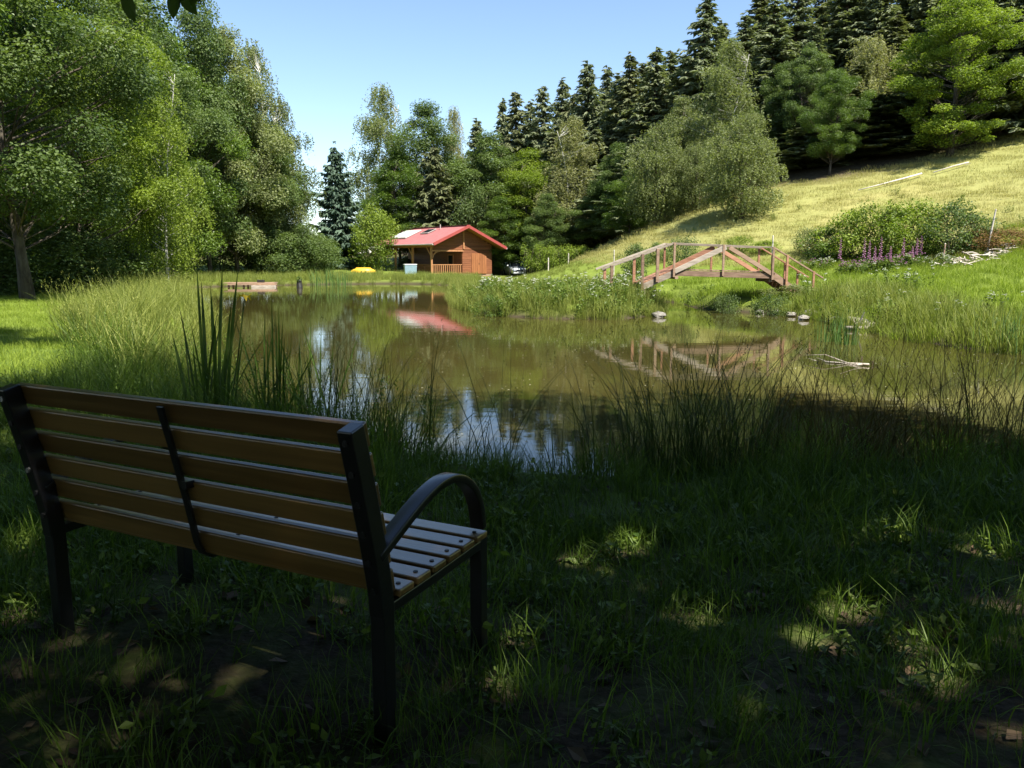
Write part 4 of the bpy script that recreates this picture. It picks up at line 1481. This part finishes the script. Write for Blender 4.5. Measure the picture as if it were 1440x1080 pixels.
log('fallen_trunk', [gpt(1207, 47.5, .15), gpt(1235, 47.6, .2), gpt(1268, 47.8, .25), gpt(1296, 48.2, .22)], .03, .055, 'post', 'long bleached fallen trunk along the upper meadow edge', twigs=0, seed=4)
log('fallen_trunk', [gpt(1312, 48.0, .2), gpt(1340, 48.2, .25), gpt(1362, 48.4, .2)], .03, .05, 'post', 'short bleached fallen trunk below the bright beech', twigs=1, seed=6)

# pale brushwood heap
def brushwood():
    rng = np.random.RandomState(9)
    c = np.array(gpt(1380, 32.5))
    e = empty('brushwood_heap', c)
    tag(e, 'long heap of pale cut branches on the meadow beside the bushes', 'brushwood')
    for i in range(70):
        t = rng.uniform(-1, 1)
        x = t * 1.6
        y = rng.normal(0, .35) + .35 * t
        z = gz(c[0] + x, c[1] + y) - c[2] + .05 + abs(rng.normal(0, .12))
        a = rng.normal(.3, .6)
        L = rng.uniform(.3, .9)
        d = np.array([math.cos(a), math.sin(a) * .8, rng.normal(0, .15)]) * L / 2
        q = np.array([x, y, z])
        Geo().tube([q - d, q + rng.normal(0, .02, 3), q + d], [.03, .026, .014], 5).build('branch', MT['deadwood'], e)


brushwood()

# dark stump in the far water
x, y = on(421, 405, 0)
e = empty('tree_stump', (x, y, -.3))
tag(e, 'small dark stump standing in the far water beside the reeds', 'stump')
Geo().tube([(0, 0, 0), (.02, 0, .35), (.0, .02, .62), (.03, 0, .80)], [.24, .2, .17, .15], 10).build('trunk', MT['dark'], e)
for k in range(4):
    a = k * 1.6
    Geo().tube([(.1 * math.cos(a), .1 * math.sin(a), .25), (.32 * math.cos(a), .32 * math.sin(a), .12)], [.08, .03], 6).build('root', MT['dark'], e)
g = Geo()
rr = np.random.RandomState(3)
u = unit(rr.normal(size=(90, 3)))
leaf_quads(g, u * .2 + np.array([0, 0, .86]), unit(u + np.array([0, 0, .6])), rr.uniform(.08, .14, 90), rr, rr.uniform(0, .6, 90))
g.build('shoots', MT['leaf_oak'], e)

# slim meadow posts
G_P = 'slim fence posts'
for px, top, D, lean, lab in ((771, 363, 60, 0, 'pale fence post in front of the hedge near the car'), (799, 357, 60, .02, 'second pale fence post in front of the hedge'), (1387, 295, 33.5, .12, 'slanting pale fence post beside the bush on the slope'),
                              (863, 352, 44, 0, 'thin pale post behind the low end of the footbridge handrail'), (1325, 343, 32.6, .05, 'short dark post in front of the feathery bush'), (1085, 332, 37, 0, 'thin post behind the tall footbridge post')):
    q = gpt(px, D)
    H = at(px, top, D)[2] - q[2]
    e = empty('fence_post', q)
    tag(e, lab, 'post', G_P)
    r = .045 if D > 50 else .035
    g = Geo().tube([(0, 0, -.2), (lean * H * .5, 0, H * .5), (lean * H, 0, H)], [r * 1.05, r, r * .95], 8)
    g.build('shaft', MT['bridge' if 'dark' in lab else 'post'], e)
    Geo().tube([(lean * H, 0, H), (lean * H, 0, H + r)], [r * .95, r * .25], 8).build('tip', MT['post'], e)
    for zz in (.55, .8):
        Geo().box((lean * H * zz, -r, H * zz), (.02, .03, .03)).build('staple', MT['steel'], e)

# ------------------------------------------------------------------ park bench
def bench():
    L, D = 1.365, .521
    zg = gz(-.343, 1.949)
    e = empty('park_bench', (-.343, 1.949, EYE - 1.286), -.466)
    tag(e, 'park bench with varnished wooden slats and black metal frame facing the pond', 'bench')
    back = lambda z: -.107 * max(0, (z - .39) / .49) ** 1.15       # the backrest leans away from the seat
    for X in (0.0, -L):
        zs = np.linspace(.36, .885, 8)
        Geo().strip([(X, back(z), z) for z in zs], .045, (1, 0, 0), .055).build('back_post', MT['iron'], e, bevel=.004)
        Geo().strip([(X, .0, .375), (X, .0, -.06)], .045, (1, 0, 0), .05).build('rear_leg', MT['iron'], e, bevel=.004)
        Geo().strip([(X, -.01, .372), (X, .25, .376), (X, D + .01, .385)], .04, (1, 0, 0), .03).build('seat_rail', MT['iron'], e, bevel=.003)
        prof = [(D, -.06), (D, .2), (D + .002, .42), (D - .004, .49), (D - .03, .555), (D - .075, .605), (D - .135, .638), (D - .20, .650), (D - .28, .640), (D - .36, .612), (D - .45, .572), (D - .575, .515)]
        Geo().strip([(X, y, z) for y, z in prof[:3]], .042, (1, 0, 0), .045).build('front_leg', MT['iron'], e, bevel=.004)
        P = np.array(prof[2:])
        t = np.linspace(0, len(P) - 1, 40)
        ys = np.interp(t, range(len(P)), P[:, 0])
        zs_ = np.interp(t, range(len(P)), P[:, 1])
        k = np.ones(7) / 7
        ys = np.convolve(np.pad(ys, 3, 'edge'), k, 'valid')
        zs_ = np.convolve(np.pad(zs_, 3, 'edge'), k, 'valid')
        Geo().strip([(X, y, z) for y, z in zip(ys, zs_)], .05, (1, 0, 0), .026).build('armrest', MT['iron'], e, True, bevel=.004)
    # six back slats in front of the posts
    for i in range(6):
        z = .848 - i * .0825
        y = back(z)
        dy = (back(z + .02) - back(z - .02)) / .04
        up = unit(np.array([0, dy, 1.0]))
        nr = np.array([0, up[2], -up[1]])
        c = np.array([0, y, z]) + nr * (.028 + .0115)
        s = Geo().bar(c + np.array([-L - .012, 0, 0]), c + np.array([.012, 0, 0]), .022, .068, up)
        sl_ = s.build('back_slat', MT['slat'], e, bevel=.005)
        for X in (0, -L, -L / 2):
            b = Geo()
            p0 = c + np.array([X, 0, 0]) + nr * .009
            b.tube([p0, p0 + nr * .005], .008, 8)
            b.build('bolt', MT['steel'], sl_)
    for X in (0, -L):                                              # bolt heads behind the posts
        for i in range(6):
            z = .848 - i * .0825
            p = np.array([X, back(z) - .027, z])
            Geo().tube([p, p + np.array([0, -.006, 0])], .009, 8).build('bolt', MT['steel'] if X < 0 and i in (0, 3) else MT['iron'], e)
    # six seat slats
    for i in range(6):
        y = .082 + i * .0845
        zt = .40 + .012 * (y / D)
        sl_ = Geo().box((-L / 2, y, zt), (L + .05, .071, .022)).build('seat_slat', MT['slat'], e, bevel=.005)
        for X in (-.005, -L + .005, -L / 2):
            Geo().tube([(X, y, zt + .009), (X, y, zt + .0135)], .007, 8).build('screw', MT['dark'], sl_)
    # centre strap: behind the backrest, bending under the seat
    pts = [(-L / 2, back(z) + .012, z) for z in np.linspace(.875, .44, 8)] + [(-L / 2, .02, .405), (-L / 2, .05, .383), (-L / 2, .2, .382), (-L / 2, .5, .389)]
    Geo().strip(pts, .024, (1, 0, 0), .008).build('centre_strap', MT['iron'], e)
    Geo().box((-L / 2 + .016, -.03, .635), (.022, .03, .022)).build('strap_nut', MT['iron'], e)
    Geo().tube([(0, .26, .355), (-L, .26, .355)], .011, 8).build('cross_rod', MT['iron'], e)


bench()

# ------------------------------------------------------------------ ground cover
R = np.random.RandomState(5)
turf_src = [tuft(50 + i, 90, .22, .07, .21, .0050, .6, MT['grass'], 3, 1.0, 0, None, (-.12, 0, .1, -.05)[i]) for i in range(4)] + [herb(56, 9, .16, .10, .035, MT['herb'])]
lawn_src = [tuft(60 + i, 80, .26, .06, .17, .006, .6, MT['grass_field'], 2) for i in range(3)]
tall_src = [tuft(70 + i, 80, .24, .25, 1.0, .009, .45, MT['grass_tall'], 4, 1.2, 10) for i in range(4)]
dark_tall_src = [tuft(80 + i, 80, .20, .25, .72, .006, .5, MT['grass'], 4, 1.2, 6) for i in range(3)]
field_src = [tuft(90 + i, 70, .42, .12, .40, .014, .5, MT['grass_field'], 2) for i in range(3)]
dry_src = [tuft(95 + i, 110, .75, .06, .26, .013, .5, MT['grass_dry'], 2) for i in range(3)]
reedy_src = [tuft(100 + i, 60, .35, .4, 1.05, .016, .3, MT['grass_tall'], 3, 1.2) for i in range(3)]
herb_src = [herb(110 + i, 9, .25, .6, .085, MT['herb']) for i in range(3)]
herbw_src = [herb(120 + i, 8, .28, .75, .07, MT['herb'], 6, MT['petal_white'], .035) for i in range(3)]


def patchy(x, y, f=.9, t=0.0):
    return np.sin(x * f * 1.7 + 1.3 * np.sin(y * f)) + np.sin(y * f * 2.1 + 1.1 * np.sin(x * f * 1.3)) > t


def clear_bench(x, y):
    return ((x + .8) ** 2 + (y - 2.4) ** 2) > .35 ** 2


# bench surroundings: thin trampled grass in the shade
P = points((-6, 8), (.7, 8.5), 46, R, lambda x, y, d: (RNG.uniform(size=len(x)) < np.where(patchy(x, y, 1.1, -.55), 1.0, .35) * np.clip(.5 + (y - 1) * .16, .35, 1)), .3)
spread('grass', 'short thin grass on the shaded trampled ground around the bench', P, turf_src, R, .6, 1.25, .1, lambda p: np.clip(.72 + .10 * p[:, 1], .7, 1.35))
P = points((-26, -2.0), (5, 36), 9, R, lambda x, y, d: x < -1.5 - .12 * y, .9)
spread('lawn_grass', 'sunlit mown grass on the left bank', P, lawn_src, R, .8, 1.35)
# longer grass on the near bank, dark in the shade
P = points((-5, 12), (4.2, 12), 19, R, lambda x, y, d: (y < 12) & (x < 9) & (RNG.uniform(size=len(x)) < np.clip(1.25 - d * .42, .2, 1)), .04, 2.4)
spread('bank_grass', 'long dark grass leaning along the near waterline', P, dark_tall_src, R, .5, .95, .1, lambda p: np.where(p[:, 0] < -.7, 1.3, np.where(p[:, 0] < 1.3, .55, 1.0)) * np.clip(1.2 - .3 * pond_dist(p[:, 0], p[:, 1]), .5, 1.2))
# tall sunlit grass on the left bank
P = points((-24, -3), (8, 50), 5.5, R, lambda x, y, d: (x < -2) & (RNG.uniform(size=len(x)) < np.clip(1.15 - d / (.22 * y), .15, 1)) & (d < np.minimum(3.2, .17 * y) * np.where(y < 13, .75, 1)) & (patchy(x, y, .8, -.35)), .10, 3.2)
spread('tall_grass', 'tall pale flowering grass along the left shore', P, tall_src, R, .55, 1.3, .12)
# spit, far shore and right bank
P = points((-6, 8), (23, 52), 11, R, lambda x, y, d: (x > -5) & (x < 6.8) & ((d < 1.3) | (RNG.uniform(size=len(x)) < .5)), -.15, 9)
spread('spit_grass', 'tall wild grass covering the spit before the cabin', P, reedy_src, R, .5, .95, .08, lambda p: np.where(p[:, 1] > 34, .45, 1.0) * np.where(patchy(p[:, 0], p[:, 1], 1.3, .3), 1.1, .75))
P = points((-5, 7), (23, 36), 2.6, R, lambda x, y, d: (x > -5) & (x < 6.8), .15, 6)
spread('spit_herbs', 'leafy wild herbs on the spit', P, herb_src, R, .7, 1.25)
P = points((-4, 7), (23, 36), .75, R, lambda x, y, d: (x > -4) & (x < 6.8), .2, 6)
spread('spit_flowers', 'white wild flowers on the spit', P, herbw_src, R, .8, 1.2)
P = points((-30, 6), (50, 72), 3.2, R, lambda x, y, d: ((CM.inverted() @ Vector((0, 0, 0))).x > -1e9) & (y > 50), .05, 9)
ci = np.array(CM.inverted())
lc = (np.column_stack([P, np.ones(len(P))]) @ ci.T)
P = P[~((lc[:, 0] > -.4) & (lc[:, 0] < 7.3) & (lc[:, 1] > -.4) & (lc[:, 1] < 10.5))]
spread('shore_grass', 'long yellow green grass on the far shore by the cabin', P, reedy_src, R, .55, .9, .08, lambda p: np.where(p[:, 0] > -2.5, .3, .9))
P = points((4, 26), (14.5, 37), 8, R, lambda x, y, d: x > 7.0 - (y > 33) * 2.5, .12)
spread('field_grass', 'bright green grass on the field right of the footbridge', P, field_src, R, .65, 1.05)
P = points((4, 20), (14, 34), 7, R, lambda x, y, d: (x > 6.8) & ~((x < 10.8) & (y > 26.6)), -.15, 2.6)
spread('right_bank_grass', 'tall yellowish grass lining the right shore', P, reedy_src, R, .55, .95)
P = points((6, 20), (15, 34), 1.1, R, lambda x, y, d: x > 6.8, .1, 1.2)
spread('right_bank_herbs', 'leafy herbs along the right shore', P, herb_src, R, .6, 1.0)
P = points((8, 22), (18, 27), .55, R, lambda x, y, d: patchy(x, y, .7, .2), .8, 9)
spread('field_flowers', 'clusters of white umbels in the field right of the pond', P, herbw_src, R, .8, 1.25)
P = points((5, 60), (33, 66), 4.5, R, lambda x, y, d: (y + .9 * np.minimum(x, 20) < 70) & (ground_z(x, y) > 1.5))
spread('meadow_grass', 'dry straw coloured grass on the meadow slope', P, dry_src, R, .6, 1.1)
P = points((-40, 8), (36, 70), 1.0, R, lambda x, y, d: (x < -13 - .1 * y + 2) & (d > 1))
spread('wood_edge_grass', 'short grass at the foot of the left bank wood', P, field_src, R, .6, 1.0)


P = points((8, 45), (36, 56), .14, R, lambda x, y, d: (y + .9 * np.minimum(x, 20) < 70) & (ground_z(x, y) > 1.6) & patchy(x, y, .33, .1))
spread('meadow_weeds', 'scattered low green weeds on the dry meadow slope', P, herb_src, R, .35, .8)
P = points((-5, 8), (2.6, 6.5), 2.2, R, lambda x, y, d: patchy(x, y, 1.7, .2), .5)
spread('ground_herbs', 'low broad leaved herbs in the shaded grass near the bench', P, [herb(130 + i, 9, .12, .12, .034, MT['herb']) for i in range(3)], R, .7, 1.3)


# fallen leaves and floating specks
def leaf_litter(n, box, size, z, rng, name, label, mat, wat=False):
    g = Geo()
    x, y = rng.uniform(box[0], box[1], n), rng.uniform(box[2], box[3], n)
    d = pond_dist(x, y)
    k = (d < -.3) if wat else (d > .5)
    x, y = x[k], y[k]
    zz = np.full(len(x), z) if wat else ground_z(x, y) + z
    C = np.stack([x, y, zz], 1)
    N = unit(rng.normal(0, .04 if wat else .3, (len(x), 3)) + np.array([0, 0, 1.0]))
    leaf_quads(g, C, N, size * rng.uniform(.5, 1.4, len(x)), rng, rng.uniform(0, 1, len(x)), .6)
    o = g.build(name, mat)
    tag(o, label, None, None, 'stuff')


leaf_litter(1500, (-4, 5, .8, 6), .055, .012, np.random.RandomState(2), 'fallen_leaves', 'brown fallen leaves scattered on the shaded ground', MT['dead_leaf'])
leaf_litter(900, (-6, 10, 6, 20), .035, .006, np.random.RandomState(3), 'floating_leaves', 'small pale leaves floating on the pond', MT['floating'], True)


# ------------------------------------------------------------------ single waterside plants
def stems(seed, n, rad, h0, h1, w, lean, seg=5, curl=1.4):
    rng = np.random.RandomState(seed)
    g = Geo()
    r = rad * np.sqrt(rng.uniform(0, 1, n))
    a = rng.uniform(0, 2 * math.pi, n)
    base = np.stack([r * np.cos(a), r * np.sin(a), np.full(n, -.05)], 1)
    tips = blades(g, base, rng.uniform(h0, h1, n), w * rng.uniform(.7, 1.3, n), lean * rng.uniform(.1, 1.7, n), a + rng.normal(0, .7, n), rng, seg, curl, np.clip(rng.normal(.5, .25, n), 0, 1))
    return g, tips, rng


def clump(name, x, y, label, cat, mat, seed, n, rad, h0, h1, w, lean, heads=0, head_mat=None, group=None, seg=5, curl=1.4, z=None):
    g, tips, rng = stems(seed, n, rad, h0, h1, w, lean, seg, curl)
    e = empty(name, (x, y, gz(x, y) if z is None else z))
    tag(e, label, cat, group)
    g.build('blades', MT[mat], e)
    if heads:
        hg = Geo()
        k = rng.choice(n, min(n, heads), replace=False)
        seed_heads(hg, tips[k], rng, h1, .55 if 'rush' in mat else .9)
        tag(hg.build('seed_heads', MT[head_mat or mat], e), kind='stuff')
    return e


G_R = 'rush clumps on the near bank'
RU = [(470, 640, 150, .85, 1.2, 'dark rush clump behind the top corner of the bench', 'rush'),
      (560, 655, 160, .85, 1.2, 'dense rush clump rising behind the bench backrest end', 'rush'),
      (645, 665, 90, .65, 1.0, 'thin rush clump beside the blue sky reflection', 'rush'),
      (700, 670, 26, .95, 1.25, 'few tall arching rush stalks above the blue sky reflection', 'rush'),
      (800, 690, 45, .45, .7, 'low rush clump at the edge of the blue sky reflection', 'rush'),
      (930, 690, 200, .75, 1.15, 'thick fan shaped rush clump in the middle of the near bank', 'rush'),
      (1010, 695, 180, .75, 1.15, 'thick rush clump next to the fan shaped one', 'rush'),
      (1080, 680, 90, .7, 1.05, 'sparse leaning rush stalks over the brown water', 'rush_red'),
      (1165, 660, 110, .7, 1.1, 'loose rush clump with crossing stalks over the brown water', 'rush_red'),
      (1240, 655, 110, .7, 1.1, 'wispy reddish rush clump on the near bank', 'rush_red'),
      (1320, 640, 140, .7, 1.1, 'reddish rush clump with many crossing stalks', 'rush_red'),
      (1400, 632, 160, .7, 1.15, 'dense reddish rush thicket ending the near bank', 'rush_red'),
      (1470, 630, 160, .7, 1.15, 'outermost reddish rush thicket of the near bank', 'rush_red'),
      (870, 690, 90, .6, .95, 'loose rush clump left of the fan shaped one', 'rush'),
      (965, 700, 150, .75, 1.2, 'tallest rush clump standing between the two thick ones', 'rush'),
      (1045, 690, 110, .7, 1.1, 'rush clump right beside the thick clumps over the brown water', 'rush'),
      (1120, 672, 100, .7, 1.1, 'rush clump with drooping tips over the brown water', 'rush_red'),
      (1205, 660, 110, .7, 1.1, 'brownish rush clump between two loose ones', 'rush_red'),
      (1280, 650, 120, .7, 1.1, 'brownish rush clump beside the one with crossing stalks', 'rush_red'),
      (1360, 638, 130, .7, 1.1, 'full reddish rush clump next to the dense thicket', 'rush_red'),
      (515, 650, 120, .8, 1.15, 'rush clump filling the gap behind the bench backrest', 'rush'),
      (410, 600, 150, .85, 1.25, 'tall grass clump between irises and rushes', 'rush')]
for i, (px, py, n, h0, h1, lab, mat) in enumerate(RU):
    x, y = on(px, py, .3)
    for _ in range(30):                                            # down to the bank foot
        if pond_dist([x], [y])[0] < .35:
            y -= .08
            x = (px - 720) / 1100 * y * 1.02
    clump('rush_clump', x, y, lab, 'rush', mat, 300 + i, int(n * .72), .30 if n > 40 else .12, h0 * .55, h1 * (1.2 if mat == 'rush' else 1.45), .0075, .40 if mat == 'rush' else .46, n // 3, mat, G_R)
G_T = 'grass tussocks on the left bank'
for i, (px, D, n, h, lab) in enumerate(((135, 9.8, 260, 1.0, 'big dark green grass tussock on the sunlit left bank'), (178, 9.4, 160, .95, 'slender tussock with shaded blades beside the big tussock'), (235, 8.6, 150, .7, 'low tussock between big tussock and irises'),
                                        (125, 14.5, 200, 1.0, 'pale flowering tussock at the corner of the mown grass'), (95, 17.5, 160, 1.0, 'pale tussock where the mown grass meets the wood shade'), (215, 15, 200, 1.1, 'tall feathery tussock on the left shore'), (290, 17, 200, 1.1, 'tall reedy tussock beside the left shore water'))):
    q = gpt(px, D)
    clump('grass_tussock', q[0], q[1], lab, 'grass tussock', 'grass_tall' if i > 2 else 'grass', 340 + i, n, .32, h * .5, h * 1.05, .0085, .4, n // 5, 'grass_tall', G_T)


# yellow flag irises
def iris(px, D, leaves, label, seed):
    rng = np.random.RandomState(seed)
    q = np.array(gpt(px, D))
    e = empty('iris_plant', q)
    tag(e, label, 'iris', 'iris plants at the water')
    leaves = leaves + [(px + rng.normal(0, 42), rng.uniform(430, 540), w_, rng.normal(0, .12)) for w_ in rng.uniform(.014, .028, 12)]
    for tx, ty, w, bx in leaves:                                   # tip pixel, width in metres, foot offset
        tip = np.array(at(tx, ty, D + rng.uniform(-.1, .1))) - q
        foot = np.array([bx, rng.uniform(-.1, .1), -.05])
        side = unit(np.array([math.cos(rng.uniform(-.6, .6)), math.sin(rng.uniform(-.6, .6)), 0]))
        V = []
        n = 9
        for i in range(n):
            t = i / (n - 1)
            c = foot + (tip - foot) * t + np.array([(tip - foot)[0] * .22 * (t * t - t), 0, .06 * math.sin(t * math.pi)])
            ww = .85 * w * min(1, 3.2 * (1 - t)) ** .8 * (.8 + .2 * t) / 2
            V += [c - side * ww, c + np.array([0, .006, 0]), c + side * ww]
        Q = []
        for i in range(n - 1):
            Q += [[3 * i, 3 * i + 1, 3 * i + 4, 3 * i + 3], [3 * i + 1, 3 * i + 2, 3 * i + 5, 3 * i + 4]]
        Geo().add(V, Q, tint=rng.uniform(.1, .8)).build('leaf', MT['iris'], e, True)
    return e, q


e, q = iris(300, 6.0, [(276, 366, .030, -.06), (242, 470, .034, -.12), (252, 432, .030, -.1), (283, 395, .032, -.02), (296, 402, .036, .03), (313, 373, .036, .06), (335, 378, .034, .09), (326, 420, .03, .08), (303, 450, .034, .02), (268, 455, .028, -.05), (343, 470, .03, .12), (320, 480, .034, .06)],
            'tall sword leaved iris clump with a yellow flower beside the bench', 1)
fl = np.array(at(344, 418, 6.0)) - q
st = Geo().tube([(.1, 0, 0), fl * .6 + np.array([.05, 0, 0]), fl], [.007, .006, .005], 6).build('flower_stalk', MT['iris'], e)
g = Geo()
for k in range(6):
    a = k * 1.047
    d = np.array([math.cos(a), math.sin(a), 0])
    s = np.array([-d[1], d[0], 0])
    g.add([fl, fl + d * .035 + s * .018 + np.array([0, 0, .012]), fl + d * .06 - np.array([0, 0, .03 if k % 2 else -.03]), fl + d * .035 - s * .018 + np.array([0, 0, .012])], [[0, 1, 2, 3]])
g.build('flower', MT['petal_yellow'], e)
iris(385, 6.4, [(382, 410, .028, 0), (392, 428, .024, .04), (372, 440, .024, -.05), (400, 470, .024, .06), (376, 465, .02, -.02), (398, 445, .02, .03)], 'smaller iris clump with ragged leaf tips at the waterline', 2)
iris(445, 6.9, [(437, 440, .02, -.04), (452, 455, .02, .02), (420, 480, .018, -.06), (470, 470, .018, .07), (485, 490, .016, .1)], 'slim iris clump standing before the bright sky reflection', 3)

# reeds on the far side
for i, (px, py, w, h, n, lab) in enumerate(((452, 402, .8, 1.75, 80, 'tall green reed stand in the far water before the trees'), (478, 402, .8, 1.6, 80, 'second green reed stand joined to the tall one on the far shore'), (1165, 480, .3, 1.0, 42, 'upright green reeds in the water right of the footbridge'), (1192, 484, .26, .95, 36, 'green reeds in front of the bleached log'),
                                          (1395, 492, .4, 1.1, 40, 'rank green reeds at the right shore'), (1432, 498, .35, 1.2, 44, 'coarse reeds at the outer right shore'))):
    x, y = on(px, py, 0)
    clump('reed_clump', x, y, lab, 'reeds', 'reed', 380 + i, n, w, h * .55, h, .02 if px > 1000 else .035, .16, 0, None, 'reed stands', 4, 1.2, -.08)

# ------------------------------------------------------------------ foxgloves and the flower patch before the bushes
G_F = 'foxgloves before the bushes'
for i, (px, top, base, D, lab) in enumerate(((1179, 332, 368, 33.8, 'single tall foxglove left of the flower patch'), (1213, 333, 366, 33.8, 'slender foxglove rising behind the flower patch'), (1220, 337, 368, 33.5, 'foxglove with pale lower bells in the flower patch'), (1228, 345, 370, 33.2, 'short foxglove in front of the flower patch'),
                                             (1236, 331, 368, 33.4, 'bright tall foxglove in the middle of the flower patch'), (1250, 345, 370, 33.3, 'short foxglove beside the white blossoms'), (1268, 332, 366, 33.7, 'foxglove at the far end of the white blossoms'), (1287, 334, 366, 33.6, 'deep pink foxglove near the feathery bush'), (1293, 330, 366, 33.8, 'tallest foxglove next to the feathery bush'), (1281, 345, 368, 33.3, 'small foxglove at the foot of the tallest one'))):
    rng = np.random.RandomState(400 + i)
    q = np.array(gpt(px, D))
    H = max(.8, at(px, top, D)[2] - q[2])
    e = empty('foxglove', q)
    tag(e, lab, 'foxglove', G_F)
    Geo().tube([(0, 0, -.05), (.01, 0, H * .5), (.02, .01, H)], [.012, .009, .003], 6).build('stalk', MT['herb'], e)
    g = Geo()
    for k in range(26):
        t = .42 + .56 * k / 26
        a = k * 2.4
        s = .042 * (1.25 - t * .9)
        p = np.array([.02 * t, 0, H * t])
        d = np.array([math.cos(a), math.sin(a), -.5])
        g.tube([p, p + d * s, p + d * s * 2.0], [s * .25, s * .6, s * .85], 6, rng.uniform(0, 1), False)
    g.build('bells', MT['petal_pink'], e)
    g = Geo()
    n = 22
    a = rng.uniform(0, 6.28, n)
    C = np.stack([.14 * np.cos(a), .14 * np.sin(a), rng.uniform(.03, .30, n)], 1)
    leaf_quads(g, C, unit(rng.normal(0, .4, (n, 3)) + np.array([0, 0, 1.0])), rng.uniform(.16, .28, n), rng, rng.uniform(.2, .8, n), .4)
    g.build('leaves', MT['herb'], e)
rr = np.random.RandomState(8)
pk = [herb(450 + i, 8, .3, .55, .09, MT['herb'], 6, MT['petal_white' if i == 2 else 'petal_pink'], .045) for i in range(3)]
P = []
for i in range(30):
    q = gpt(rr.uniform(1185, 1290), rr.uniform(32.9, 33.9))
    P.append(q)
spread('flower_patch', 'patch of white and pink blossoms in front of the bushes', np.array(P), pk, rr, .7, 1.1)
P = np.array([gpt(rr.uniform(1130, 1165), rr.uniform(34.5, 35.5)) for i in range(7)] + [gpt(rr.uniform(1295, 1345), rr.uniform(32, 33)) for i in range(7)])
spread('daisy_patch', 'sprinkle of white meadow flowers at the foot of the bushes', P, [pk[0], pk[2]], rr, .6, .9)
